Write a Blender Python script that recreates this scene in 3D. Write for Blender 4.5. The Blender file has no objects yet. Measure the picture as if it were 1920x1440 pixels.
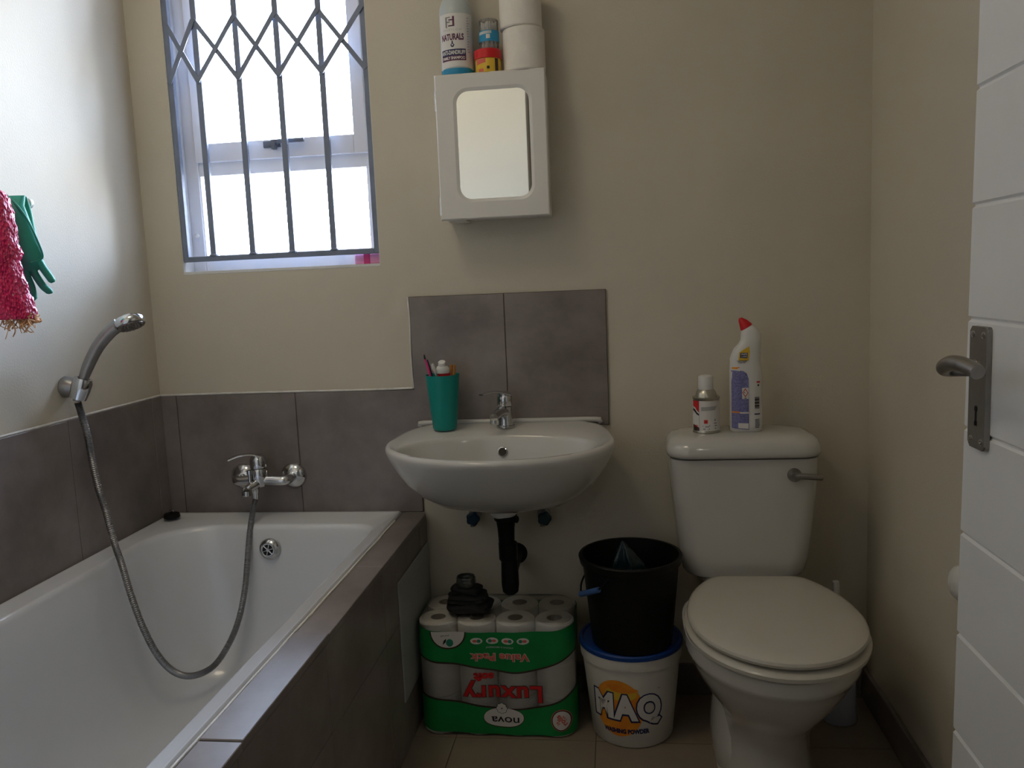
import bpy, bmesh, math, random
from math import sin, cos, pi, sqrt, radians, atan2
from mathutils import Vector, Matrix, noise
random.seed(7)
scene = bpy.context.scene
COL = scene.collection

# ------------------------------------------------------------------ camera
F_PX, YAW, PIT, ROL = 1544.24, 0.12725, 0.12296, -0.04235
CAM_Z = 1.15
fw = Vector((-sin(YAW) * cos(PIT), cos(YAW) * cos(PIT), -sin(PIT)))
rt = Vector((cos(YAW), sin(YAW), 0))
up = rt.cross(fw)
r2 = cos(ROL) * rt + sin(ROL) * up
u2 = -sin(ROL) * rt + cos(ROL) * up
cam_data = bpy.data.cameras.new('camera')
cam = bpy.data.objects.new('camera', cam_data)
COL.objects.link(cam)
cam.matrix_world = Matrix(((r2.x, u2.x, -fw.x, 0), (r2.y, u2.y, -fw.y, 0), (r2.z, u2.z, -fw.z, CAM_Z), (0, 0, 0, 1)))
cam_data.sensor_fit = 'HORIZONTAL'
cam_data.sensor_width = 36
cam_data.lens = F_PX / 1920 * 36
cam_data.clip_start = 0.02
scene.camera = cam

# ------------------------------------------------------------------ light
WORLD_STRENGTH = 26.0
FILL_LAMP, FILL_COL = 4.4, (1.0, 0.83, 0.58)  # strength and tint of the added bathroom fill lamp
world = bpy.data.worlds.new('daylight')
scene.world = world
world.use_nodes = True
wn = world.node_tree
wn.nodes.clear()
wo = wn.nodes.new('ShaderNodeOutputWorld')
wb = wn.nodes.new('ShaderNodeBackground')
tc = wn.nodes.new('ShaderNodeTexCoord')
sx = wn.nodes.new('ShaderNodeSeparateXYZ')
cr = wn.nodes.new('ShaderNodeValToRGB')
cr.color_ramp.elements[0].position = 0.44
cr.color_ramp.elements[0].color = (0.66, 0.68, 0.70, 1)
cr.color_ramp.elements[1].position = 0.62
cr.color_ramp.elements[1].color = (0.71, 0.88, 1.21, 1)
mp = wn.nodes.new('ShaderNodeMath'); mp.operation = 'MULTIPLY_ADD'
mp.inputs[1].default_value = 0.5; mp.inputs[2].default_value = 0.5
wn.links.new(tc.outputs['Generated'], sx.inputs[0])
wn.links.new(sx.outputs['Z'], mp.inputs[0])
wn.links.new(mp.outputs[0], cr.inputs[0])
wn.links.new(cr.outputs[0], wb.inputs[0])
wb.inputs[1].default_value = WORLD_STRENGTH
wn.links.new(wb.outputs[0], wo.inputs[0])

scene.view_settings.view_transform = 'Standard'
scene.view_settings.look = 'None'
scene.view_settings.gamma = 1
scene.view_settings.use_curve_mapping = False
scene.view_settings.exposure = 0.66

# daylight enters through the window opening (sampling portal on the pane)
pl = bpy.data.lights.new('window_portal', 'AREA')
pl.shape = 'RECTANGLE'; pl.size = 0.56; pl.size_y = 0.95
pl.cycles.is_portal = True
po = bpy.data.objects.new('window_portal', pl)
po.location = (-0.9125, 2.36, 1.69)
po.rotation_euler = (radians(-90), 0, 0)
COL.objects.link(po)


# ------------------------------------------------------------------ materials
def mat(name, col, rough=0.5, metal=0.0, spec=0.5, bump=0.0, bscale=60, var=0.0, vscale=4, coat=0.0, trans=0.0, alpha=1.0, ior=1.45, sheen=0.0, var2=None):
    m = bpy.data.materials.new(name)
    m.use_nodes = True
    nt = m.node_tree
    b = nt.nodes['Principled BSDF']
    b.inputs['Base Color'].default_value = (*col, 1)
    b.inputs['Roughness'].default_value = rough
    b.inputs['Metallic'].default_value = metal
    b.inputs['Specular IOR Level'].default_value = spec
    b.inputs['Coat Weight'].default_value = coat
    b.inputs['Coat Roughness'].default_value = 0.08
    b.inputs['Transmission Weight'].default_value = trans
    b.inputs['IOR'].default_value = ior
    b.inputs['Sheen Weight'].default_value = sheen
    b.inputs['Alpha'].default_value = alpha
    tcn = nt.nodes.new('ShaderNodeTexCoord')
    n = nt.nodes.new('ShaderNodeTexNoise')
    n.inputs['Scale'].default_value = vscale
    n.inputs['Detail'].default_value = 6
    n.inputs['Roughness'].default_value = 0.6
    nt.links.new(tcn.outputs['Object'], n.inputs['Vector'])
    r = nt.nodes.new('ShaderNodeValToRGB')
    c1 = [max(0, c * (1 - var)) for c in col]
    c2 = list(var2) if var2 else [min(1, c * (1 + var)) for c in col]
    r.color_ramp.elements[0].position = 0.35
    r.color_ramp.elements[0].color = (*c1, 1)
    r.color_ramp.elements[1].position = 0.68
    r.color_ramp.elements[1].color = (*c2, 1)
    nt.links.new(n.outputs['Fac'], r.inputs[0])
    nt.links.new(r.outputs[0], b.inputs['Base Color'])
    if bump:
        n2 = nt.nodes.new('ShaderNodeTexNoise')
        n2.inputs['Scale'].default_value = bscale
        n2.inputs['Detail'].default_value = 4
        nt.links.new(tcn.outputs['Object'], n2.inputs['Vector'])
        bp = nt.nodes.new('ShaderNodeBump')
        bp.inputs['Strength'].default_value = bump
        bp.inputs['Distance'].default_value = 0.004
        nt.links.new(n2.outputs['Fac'], bp.inputs['Height'])
        nt.links.new(bp.outputs[0], b.inputs['Normal'])
    return m


def glass_mat(name, tint=(1, 1, 1), gloss=0.06, rough=0.02, milk=0.0):
    m = bpy.data.materials.new(name)
    m.use_nodes = True
    nt = m.node_tree
    nt.nodes.clear()
    o = nt.nodes.new('ShaderNodeOutputMaterial')
    t = nt.nodes.new('ShaderNodeBsdfTransparent')
    t.inputs[0].default_value = (*tint, 1)
    g = nt.nodes.new('ShaderNodeBsdfGlossy')
    g.inputs['Roughness'].default_value = rough
    mx = nt.nodes.new('ShaderNodeMixShader')
    fr = nt.nodes.new('ShaderNodeFresnel')
    fr.inputs[0].default_value = 1.4
    ad = nt.nodes.new('ShaderNodeMath'); ad.operation = 'ADD'; ad.use_clamp = True
    ad.inputs[1].default_value = gloss
    nt.links.new(fr.outputs[0], ad.inputs[0])
    nt.links.new(ad.outputs[0], mx.inputs[0])
    nt.links.new(t.outputs[0], mx.inputs[1])
    nt.links.new(g.outputs[0], mx.inputs[2])
    if milk:
        df = nt.nodes.new('ShaderNodeBsdfDiffuse'); df.inputs[0].default_value = (0.8, 0.78, 0.72, 1)
        m2 = nt.nodes.new('ShaderNodeMixShader'); m2.inputs[0].default_value = milk
        nt.links.new(mx.outputs[0], m2.inputs[1]); nt.links.new(df.outputs[0], m2.inputs[2])
        nt.links.new(m2.outputs[0], o.inputs[0])
    else:
        nt.links.new(mx.outputs[0], o.inputs[0])
    return m


M = {}
M['wall'] = mat('beige_wall_paint', (0.62, 0.565, 0.46), 0.62, spec=0.35, bump=0.12, bscale=220, var=0.035, vscale=2.2)
M['wall_w'] = mat('reveal_paint', (0.74, 0.73, 0.70), 0.6, bump=0.1, bscale=200, var=0.03)
M['ceil'] = mat('white_ceiling', (0.75, 0.74, 0.70), 0.8, var=0.02)
M['tile'] = mat('taupe_stone_tile', (0.225, 0.188, 0.172), 0.34, spec=0.5, bump=0.08, bscale=45, var=0.24, vscale=5, var2=(0.285, 0.245, 0.230))
M['grout'] = mat('dark_grout', (0.07, 0.06, 0.055), 0.9, var=0.1)
M['caulk'] = mat('white_sealant', (0.74, 0.71, 0.66), 0.6, var=0.15, vscale=30, bump=0.3, bscale=120)
M['floor'] = mat('beige_floor_tile', (0.27, 0.22, 0.165), 0.4, var=0.1, vscale=6, bump=0.05)
M['fgrout'] = mat('floor_grout', (0.14, 0.115, 0.09), 0.9)
M['ceramic'] = mat('white_ceramic', (0.58, 0.565, 0.53), 0.12, spec=0.5, coat=0.5, var=0.01)
M['enamel'] = mat('white_tub_acrylic', (0.70, 0.71, 0.725), 0.26, spec=0.8, coat=0.6, var=0.02, vscale=3)
M['seat'] = mat('cream_seat_plastic', (0.56, 0.53, 0.46), 0.24, coat=0.2, var=0.01)
M['chrome'] = mat('chrome', (0.62, 0.63, 0.64), 0.12, metal=1.0, var=0.03, vscale=20)
M['satin'] = mat('satin_steel', (0.33, 0.32, 0.31), 0.36, metal=1.0, var=0.05, vscale=50)
M['hose'] = mat('chrome_hose', (0.30, 0.30, 0.31), 0.34, metal=1.0, var=0.05)
M['dark'] = mat('dark_hole', (0.01, 0.01, 0.01), 0.8)
M['black'] = mat('black_plastic', (0.006, 0.006, 0.006), 0.42, spec=0.25, var=0.1)
M['blackcloth'] = mat('black_cloth', (0.008, 0.008, 0.009), 0.75, bump=0.5, bscale=90, var=0.2)
M['frame'] = mat('white_aluminium', (0.80, 0.80, 0.82), 0.4, var=0.02)
M['bars'] = mat('flare_lightened_grey_steel', (0.20, 0.235, 0.32), 0.45, var=0.08, vscale=20)  # base colour lifted towards blue to imitate window flare over the bars
M['barhandle'] = mat('dark_grey_plastic', (0.14, 0.16, 0.20), 0.5)
M['pane'] = glass_mat('clear_pane', (0.98, 0.99, 1.0), 0.01)
M['film'] = glass_mat('clear_film', (0.985, 0.985, 0.98), 0.03, 0.22, 0.09)
M['cab'] = mat('white_melamine', (0.74, 0.72, 0.68), 0.32, var=0.015)
M['mirror'] = mat('mirror_silver', (0.93, 0.94, 0.90), 0.02, metal=1.0, var=0.0)
M['paper'] = mat('toilet_paper', (0.88, 0.84, 0.77), 0.95, bump=0.6, bscale=400, var=0.03, vscale=30)
M['core'] = mat('cardboard_core', (0.36, 0.31, 0.25), 0.9)
M['door'] = mat('white_door_paint', (0.82, 0.83, 0.84), 0.38, var=0.02, bump=0.05, bscale=80)
M['teal'] = mat('teal_plastic', (0.002, 0.26, 0.225), 0.38, var=0.05)
M['pink'] = mat('pink_plastic', (0.78, 0.05, 0.25), 0.35)
M['pinkbox'] = mat('bright_pink_plastic', (0.95, 0.38, 0.66), 0.3)
M['white_p'] = mat('white_plastic', (0.72, 0.71, 0.68), 0.32, var=0.01)
M['milky'] = mat('milky_plastic', (0.50, 0.55, 0.55), 0.3, var=0.02)
M['blueliq'] = mat('blue_shampoo', (0.02, 0.27, 0.50), 0.25)
M['red_p'] = mat('red_plastic', (0.62, 0.012, 0.016), 0.35)
M['yellow'] = mat('yellow_print', (0.75, 0.48, 0.04), 0.5)
M['orange'] = mat('orange_print', (0.85, 0.24, 0.02), 0.5, var=0.1, vscale=20, var2=(0.9, 0.36, 0.03))
M['purple'] = mat('plum_print', (0.10, 0.02, 0.07), 0.5)
M['greyink'] = mat('grey_print', (0.22, 0.22, 0.23), 0.5)
M['paleink'] = mat('pale_grey_print', (0.42, 0.41, 0.40), 0.5)
M['navy'] = mat('navy_print', (0.012, 0.02, 0.09), 0.5)
M['lilac'] = mat('lilac_print', (0.19, 0.19, 0.40), 0.5, var=0.35, vscale=260)
M['ink'] = mat('black_print', (0.015, 0.012, 0.02), 0.5)
M['redink'] = mat('red_print', (0.60, 0.02, 0.02), 0.5)
M['salmon'] = mat('salmon_print', (0.72, 0.14, 0.10), 0.5)
M['green'] = mat('green_print', (0.005, 0.24, 0.055), 0.35, var=0.12, vscale=12)
M['leaf'] = mat('leaf_print', (0.02, 0.25, 0.16), 0.5)
M['darkbrown'] = mat('brown_print', (0.05, 0.028, 0.022), 0.5)
M['label'] = mat('white_label', (0.72, 0.70, 0.67), 0.45, var=0.01)
M['bluelid'] = mat('blue_plastic', (0.006, 0.05, 0.25), 0.38)
M['bluewire'] = mat('blue_grip', (0.06, 0.14, 0.36), 0.45)
M['bucket'] = mat('white_bucket_plastic', (0.70, 0.68, 0.62), 0.35, var=0.02)
M['tin'] = mat('tin', (0.48, 0.46, 0.40), 0.28, metal=1.0, var=0.05, vscale=40)
M['bamboo'] = mat('orange_wood', (0.50, 0.22, 0.06), 0.5, var=0.2, vscale=60)
M['tealdark'] = mat('dark_teal_plastic', (0.004, 0.018, 0.020), 0.25, var=0.3, vscale=20, coat=0.1)
M['valve'] = mat('teal_valve', (0.008, 0.05, 0.06), 0.3)
M['valveb'] = mat('blue_valve', (0.008, 0.035, 0.07), 0.3)
M['glove'] = mat('green_rubber', (0.03, 0.32, 0.23), 0.42, var=0.12, vscale=14, bump=0.1, bscale=160)
M['fray'] = mat('straw_fibre', (0.66, 0.38, 0.20), 0.6, var=0.3, vscale=50)
M['bristle'] = mat('white_bristle', (0.7, 0.7, 0.7), 0.8)
M['blueish'] = mat('pale_blue_plastic', (0.50, 0.55, 0.68), 0.35)
M['jarglass'] = mat('smoky_glass', (0.05, 0.055, 0.05), 0.06, coat=0.8)
M['clearcup'] = glass_mat('clear_tub', (0.96, 0.96, 0.96), 0.0, 0.1, 0.12)
M['hall'] = mat('hall_wall_paint', (0.55, 0.50, 0.43), 0.7, var=0.03)
M['lampglass'] = mat('opal_glass', (0.8, 0.8, 0.8), 0.3)


def net_mat():
    m = mat('pink_netting', (0.72, 0.015, 0.12), 0.28, var=0.25, vscale=22, coat=0.5)
    nt = m.node_tree
    b = nt.nodes['Principled BSDF']
    t = nt.nodes.new('ShaderNodeTexCoord')
    mpn = nt.nodes.new('ShaderNodeMapping')
    mpn.inputs['Scale'].default_value = (1.0, 1.0, 0.55)
    v = nt.nodes.new('ShaderNodeTexVoronoi')
    v.inputs['Scale'].default_value = 230
    nt.links.new(t.outputs['Object'], mpn.inputs[0])
    nt.links.new(mpn.outputs[0], v.inputs['Vector'])
    bp = nt.nodes.new('ShaderNodeBump')
    bp.inputs['Strength'].default_value = 1.0
    bp.inputs['Distance'].default_value = 0.006
    nt.links.new(v.outputs['Distance'], bp.inputs['Height'])
    nt.links.new(bp.outputs[0], b.inputs['Normal'])
    # pale pink specks painted in for glints off the glossy netting
    v2 = nt.nodes.new('ShaderNodeTexVoronoi'); v2.inputs['Scale'].default_value = 150
    nt.links.new(mpn.outputs[0], v2.inputs['Vector'])
    r = nt.nodes.new('ShaderNodeValToRGB')
    r.color_ramp.elements[0].position = 0.10; r.color_ramp.elements[0].color = (1, 1, 1, 1)
    r.color_ramp.elements[1].position = 0.24; r.color_ramp.elements[1].color = (0, 0, 0, 1)
    nt.links.new(v2.outputs['Distance'], r.inputs[0])
    n = nt.nodes.new('ShaderNodeTexNoise'); n.inputs['Scale'].default_value = 40
    nt.links.new(t.outputs['Object'], n.inputs['Vector'])
    r3 = nt.nodes.new('ShaderNodeValToRGB')
    r3.color_ramp.elements[0].position = 0.56; r3.color_ramp.elements[1].position = 0.66
    nt.links.new(n.outputs['Fac'], r3.inputs[0])
    mu = nt.nodes.new('ShaderNodeMath'); mu.operation = 'MULTIPLY'
    nt.links.new(r.outputs[0], mu.inputs[0]); nt.links.new(r3.outputs[0], mu.inputs[1])
    mx = nt.nodes.new('ShaderNodeMix'); mx.data_type = 'RGBA'
    src = b.inputs['Base Color'].links[0].from_socket
    nt.links.new(mu.outputs[0], mx.inputs['Factor'])
    nt.links.new(src, mx.inputs['A'])
    mx.inputs['B'].default_value = (0.95, 0.62, 0.75, 1)
    nt.links.new(mx.outputs['Result'], b.inputs['Base Color'])
    return m


M['net'] = net_mat()


# ------------------------------------------------------------------ geometry helpers
def box(bm, x0, x1, y0, y1, z0, z1, bev=0.0, seg=2):
    vs = [bm.verts.new((x, y, z)) for x in (x0, x1) for y in (y0, y1) for z in (z0, z1)]
    fs = [(0, 1, 3, 2), (4, 6, 7, 5), (0, 4, 5, 1), (2, 3, 7, 6), (0, 2, 6, 4), (1, 5, 7, 3)]
    fl = [bm.faces.new([vs[i] for i in f]) for f in fs]
    if bev > 0:
        es = list({e for f in fl for e in f.edges})
        bmesh.ops.bevel(bm, geom=es, offset=bev, segments=seg, affect='EDGES', profile=0.5)
    return bm


def loft(bm, rings, close=True, cap0=True, cap1=True):
    rows = [[bm.verts.new(p) for p in r] for r in rings]
    n = len(rows[0])
    for a, b in zip(rows[:-1], rows[1:]):
        for i in range(n if close else n - 1):
            j = (i + 1) % n
            try:
                bm.faces.new((a[i], a[j], b[j], b[i]))
            except ValueError:
                pass
    if cap0: bm.faces.new(list(reversed(rows[0])))
    if cap1: bm.faces.new(rows[-1])
    return rows


def frame_for(d):
    d = d.normalized()
    a = Vector((0, 0, 1)) if abs(d.z) < 0.9 else Vector((1, 0, 0))
    u = d.cross(a).normalized()
    return u, d.cross(u).normalized()


def tube(bm, pts, r, seg=14, cap=True, flat=None, smooth_n=0):
    pts = [Vector(p) for p in pts]
    rs = r if isinstance(r, (list, tuple)) else [r] * len(pts)
    if smooth_n:
        pts, rs = spline(pts, rs, smooth_n)
    rings = []
    u = None
    for i, p in enumerate(pts):
        d = (pts[min(i + 1, len(pts) - 1)] - pts[max(i - 1, 0)]).normalized()
        if u is None:
            u, v = frame_for(d)
        else:
            u = (u - d * u.dot(d)).normalized()
            v = d.cross(u)
        if flat:
            fu, fv = flat[0], flat[1]
        else:
            fu = fv = 1
        rings.append([p + (u * cos(2 * pi * k / seg) * fu + v * sin(2 * pi * k / seg) * fv) * rs[i] for k in range(seg)])
    loft(bm, rings, True, cap, cap)
    return bm


def spline(pts, rs, n):
    out, ro = [], []
    P = [pts[0]] + list(pts) + [pts[-1]]
    R = [rs[0]] + list(rs) + [rs[-1]]
    for i in range(1, len(P) - 2):
        for k in range(n):
            t = k / n
            a, b, c, d = P[i - 1], P[i], P[i + 1], P[i + 2]
            out.append(0.5 * ((2 * b) + (c - a) * t + (2 * a - 5 * b + 4 * c - d) * t * t + (3 * b - a - 3 * c + d) * t ** 3))
            ro.append(R[i] * (1 - t) + R[i + 1] * t)
    out.append(pts[-1]); ro.append(rs[-1])
    return out, ro


def lathe(bm, prof, c=(0, 0, 0), axis=(0, 0, 1), seg=40, sx=1.0, sy=1.0):
    """prof: list of (r, h) along axis from c"""
    ax = Vector(axis).normalized()
    if abs(ax.z) > 0.999:
        u, v = Vector((1, 0, 0)), Vector((0, 1, 0)) * (1 if ax.z > 0 else -1)
    else:
        u, v = frame_for(ax)
    c = Vector(c)
    prev = None
    for r, h in prof:
        if r < 1e-6:
            row = [bm.verts.new(c + ax * h)]
        else:
            row = [bm.verts.new(c + ax * h + (u * cos(2 * pi * k / seg) * sx + v * sin(2 * pi * k / seg) * sy) * r) for k in range(seg)]
        if prev:
            for k in range(seg):
                j = (k + 1) % seg
                q = [prev[k % len(prev)], prev[j % len(prev)], row[j % len(row)], row[k % len(row)]]
                q2 = []
                for w in q:
                    if w not in q2: q2.append(w)
                if len(q2) > 2:
                    bm.faces.new(q2)
        prev = row
    return bm


def prism(bm, pts, fn0, fn1):
    a = [bm.verts.new(fn0(*p)) for p in pts]
    b = [bm.verts.new(fn1(*p)) for p in pts]
    n = len(pts)
    for i in range(n):
        j = (i + 1) % n
        bm.faces.new((a[i], a[j], b[j], b[i]))
    bm.faces.new(list(reversed(a))); bm.faces.new(b)


def rrect(x0, x1, y0, y1, r, n=8):
    out = []
    for cx, cy, a0 in ((x1 - r, y1 - r, 0), (x0 + r, y1 - r, 90), (x0 + r, y0 + r, 180), (x1 - r, y0 + r, 270)):
        for k in range(n + 1):
            a = radians(a0 + 90 * k / n)
            out.append((cx + r * cos(a), cy + r * sin(a)))
    return out


ROOT = {}


def root_of(o):
    while o.parent: o = o.parent
    return Vector(ROOT.get(o.name, (0, 0, 0)))


def finish(name, bm, m, parent=None, loc=None, smooth=True, angle=38, label=None):
    """mesh built in world coordinates -> object relative to its thing's base"""
    bmesh.ops.recalc_face_normals(bm, faces=bm.faces[:])
    base = root_of(parent) if parent else Vector(loc or (0, 0, 0))
    for v in bm.verts: v.co -= base
    me = bpy.data.meshes.new(name)
    if smooth:
        for f in bm.faces: f.smooth = True
        th = radians(angle)
        for e in bm.edges:
            if len(e.link_faces) == 2:
                e.smooth = e.calc_face_angle(pi) < th
    bm.to_mesh(me); bm.free()
    me.materials.append(m)
    o = bpy.data.objects.new(name, me)
    COL.objects.link(o)
    if parent:
        o.parent = parent
    else:
        o.location = base
        ROOT[o.name] = tuple(base)
    if label: o['label'] = label
    return o


def thing(name, label, cat, loc, group=None):
    o = bpy.data.objects.new(name, None)
    o.empty_display_size = 0.05
    COL.objects.link(o)
    o.location = loc
    ROOT[o.name] = tuple(loc)
    o['label'] = label; o['category'] = cat
    if group: o['group'] = group
    return o


def tag(o, label, cat, group=None):
    o['label'] = label; o['category'] = cat
    if group: o['group'] = group
    return o


def struct(name, bm, m, parent=None, **k):
    o = finish(name, bm, m, parent, **k)
    if not parent: o['kind'] = 'structure'
    return o


def copy_tree(o, parent=None):
    c = o.copy(); COL.objects.link(c)
    if parent: c.parent = parent
    else: ROOT[c.name] = tuple(c.location)
    for ch in list(o.children): copy_tree(ch, c)
    return c


NB = bmesh.new


# ---- flat prints wrapped on a surface: 2-D bmesh (u, v) -> fn(u, v)
def text2d(s, size, bold=0.0, width=None, flip=False, spacing=1.0):
    cu = bpy.data.curves.new('lettering', 'FONT')
    cu.body = s; cu.size = size; cu.offset = bold
    cu.align_x = 'CENTER'; cu.align_y = 'CENTER'
    cu.space_character = spacing
    cu.resolution_u = 4
    ob = bpy.data.objects.new('lettering', cu)
    COL.objects.link(ob)
    dg = bpy.context.evaluated_depsgraph_get()
    me = bpy.data.meshes.new_from_object(ob.evaluated_get(dg))
    bm = NB(); bm.from_mesh(me)
    bpy.data.objects.remove(ob); bpy.data.curves.remove(cu); bpy.data.meshes.remove(me)
    xs = [v.co.x for v in bm.verts] or [0]; ys = [v.co.y for v in bm.verts] or [0]
    w = max(xs) - min(xs) or 1
    k = (width / w) if width else 1
    mx, my = (max(xs) + min(xs)) / 2, (max(ys) + min(ys)) / 2
    for v in bm.verts:
        v.co.x = (v.co.x - mx) * k; v.co.y -= my
        if flip: v.co.x, v.co.y = -v.co.x, -v.co.y
    return bm


def move2d(bm, u, v, rot=0.0, sx=1, sy=1):
    c, s = cos(rot), sin(rot)
    for w in bm.verts:
        x, y = w.co.x * sx, w.co.y * sy
        w.co.x, w.co.y = u + x * c - y * s, v + x * s + y * c
    return bm


def poly2d(pts):
    bm = NB()
    f = bm.faces.new([bm.verts.new((x, y, 0)) for x, y in pts])
    bmesh.ops.triangulate(bm, faces=[f])
    return bm


def ell2d(u, v, a, b, n=36, p=2.0):
    return poly2d([(u + a * abs(cos(2 * pi * k / n)) ** (2 / p) * (1 if cos(2 * pi * k / n) >= 0 else -1),
                    v + b * abs(sin(2 * pi * k / n)) ** (2 / p) * (1 if sin(2 * pi * k / n) >= 0 else -1)) for k in range(n)])


def merge2d(*bms):
    out = NB()
    for b in bms:
        me = bpy.data.meshes.new('t'); b.to_mesh(me); b.free()
        out.from_mesh(me); bpy.data.meshes.remove(me)
    return out


def decal(name, bm, fn, m, parent, step=0.006, d=0.0004, label=None):
    us = [v.co.x for v in bm.verts]
    if us and step:
        n = int((max(us) - min(us)) / step)
        for i in range(1, n + 1):
            x = min(us) + i * step
            bmesh.ops.bisect_plane(bm, geom=bm.verts[:] + bm.edges[:] + bm.faces[:], plane_co=(x, 0, 0), plane_no=(1, 0, 0))
    for v in bm.verts:
        v.co = Vector(fn(v.co.x, v.co.y, d))
    return finish(name, bm, m, parent, smooth=False, label=label)


def cyl_map(cx, cy, r0, r1, z0, z1, ang0=-pi / 2, k=1.0):
    """u = arc length to the right as seen from the front, v = height (world z)"""
    def fn(u, v, d):
        t = (v - z0) / (z1 - z0)
        r = r0 + (r1 - r0) * t + d
        a = ang0 + u / max(r, 1e-4)
        return (cx + r * cos(a), cy + r * sin(a) * k, v)
    return fn


# ================================================================== THE ROOM
XL, XR, YB, YF, ZC = -1.30, 0.645, 2.20, 0.40, 2.50
WX0, WX1, WZ0, WZ1 = -1.195, -0.628, 1.214, 2.15

bm = NB()
for a in ((XL - .12, WX0, YB, YB + .22, 0, ZC), (WX1, XR + .12, YB, YB + .22, 0, ZC), (WX0, WX1, YB, YB + .22, 0, WZ0), (WX0, WX1, YB, YB + .22, WZ1, ZC)):
    box(bm, *a)
bmesh.ops.remove_doubles(bm, verts=bm.verts, dist=1e-5)
struct('wall_back', bm, M['wall'], smooth=False)
bm = NB(); box(bm, XL - .12, XL, YF - .12, YB, 0, ZC); struct('wall_left', bm, M['wall'], smooth=False)
bm = NB(); box(bm, XR, XR + .12, YF - .12, YB, 0, ZC); struct('wall_right', bm, M['wall'], smooth=False)
DX0, DX1 = -0.37, 0.575
bm = NB()
box(bm, XL, DX0, YF - .12, YF, 0, ZC); box(bm, DX1, XR, YF - .12, YF, 0, ZC); box(bm, DX0, DX1, YF - .12, YF, 2.06, ZC)
struct('wall_front', bm, M['wall'], smooth=False)
bm = NB(); box(bm, -1.8, 1.5, -2.2, YB + .22, ZC, ZC + .08); struct('ceiling', bm, M['ceil'], smooth=False)
# hallway outside the door
bm = NB(); box(bm, -1.8, 1.5, -2.3, -2.2, 0, ZC); struct('wall_hall_end', bm, M['hall'], smooth=False)
bm = NB(); box(bm, -1.8, -1.7, -2.2, YF - .12, 0, ZC); struct('wall_hall_left', bm, M['hall'], smooth=False)
bm = NB(); box(bm, 1.4, 1.5, -2.2, YF - .12, 0, ZC); struct('wall_hall_right', bm, M['hall'], smooth=False)
bm = NB(); box(bm, -1.7, XL - .12, YF - .12, YF, 0, ZC); box(bm, XR + .12, 1.4, YF - .12, YF, 0, ZC); struct('wall_hall_front', bm, M['hall'], smooth=False)

# floor: grout bed with square tiles
bm = NB(); box(bm, -1.8, 1.5, -2.3, YB + .22, -0.06, -0.002); struct('floor', bm, M['fgrout'], smooth=False)
bm = NB()
T = 0.357
yy = 1.945 - 12 * T
while yy < YB:
    xx = -0.432 - 4 * T
    while xx < 1.4:
        x0, x1 = max(xx + .0015, -1.7), min(xx + T - .0015, 1.4)
        y0, y1 = max(yy + .0015, -2.2), min(yy + T - .0015, YB)
        inroom = y0 > YF - .12
        if inroom: x0, x1 = max(x0, XL), min(x1, XR)
        if x1 - x0 > 0.01 and y1 - y0 > 0.01:
            box(bm, x0, x1, y0, y1, -0.012, 0.0)
        xx += T
    yy += T
struct('floor_tiles', bm, M['floor'], smooth=False)

# wall tiling around the bath and behind the basin
def tile_panel(name, cells, axis, at, thick, grout=True):
    """cells: (a0,a1,z0,z1); axis 'y' = on back wall (a is x), 'x' = on a side wall (a is y)"""
    b = NB()
    for a0, a1, z0, z1 in cells:
        g = .0010
        if axis == 'y': box(b, a0 + g, a1 - g, at - thick, at, z0 + g, z1 - g, .0012, 1)
        else:
            lo, hi = min(at, at + thick), max(at, at + thick)
            box(b, lo, hi, a0 + g, a1 - g, z0 + g, z1 - g, .0012, 1)
    o = struct(name, b, M['tile'], smooth=False)
    g_ = NB()
    A0, A1 = min(c[0] for c in cells), max(c[1] for c in cells)
    Z0, Z1 = min(c[2] for c in cells), max(c[3] for c in cells)
    if axis == 'y': box(g_, A0, A1, at - thick + .0016, at, Z0, Z1)
    else:
        t = thick - (.0016 if thick > 0 else -.0016)
        box(g_, min(at, at + t), max(at, at + t), A0, A1, Z0, Z1)
    finish('grout', g_, M['grout'], o, smooth=False)
    return o


ZT, ZB = 0.869, 0.523
tile_panel('trim_1', [(XL, -1.248, ZB, ZT), (-1.248, -0.894, ZB, ZT), (-0.894, -0.545, ZB, ZT)], 'y', YB, .008)
tile_panel('trim_2', [(y, min(y + T, YB - .008), ZB, ZT) for y in (1.783 - 3 * T, 1.783 - 2 * T, 1.783 - T, 1.783, 1.783 + T)], 'x', XL, .008)
tile_panel('trim_3', [(-0.553, -0.293, 0.76, 1.122), (-0.293, -0.022, 0.76, 1.122)], 'y', YB, .0085)
# plaster lip on top of the tiled band
bm = NB()
tube(bm, [(XL + .006, 2.194, ZT + .002), (-1.0, 2.194, ZT + .003), (-0.7, 2.194, ZT + .0025), (-.556, 2.194, ZT + .004)], .003, 8, smooth_n=6)
tube(bm, [(-.5535, 2.194, ZT + .004), (-.556, 2.194, .95), (-.554, 2.194, 1.06), (-.556, 2.194, 1.122)], .0022, 8, smooth_n=6)
tube(bm, [(XL + .005, 2.19, ZT + .002), (XL + .005, 1.6, ZT + .002), (XL + .005, .8, ZT + .002)], .003, 8, smooth_n=4)
struct('trim_4', bm, M['caulk'])

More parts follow.
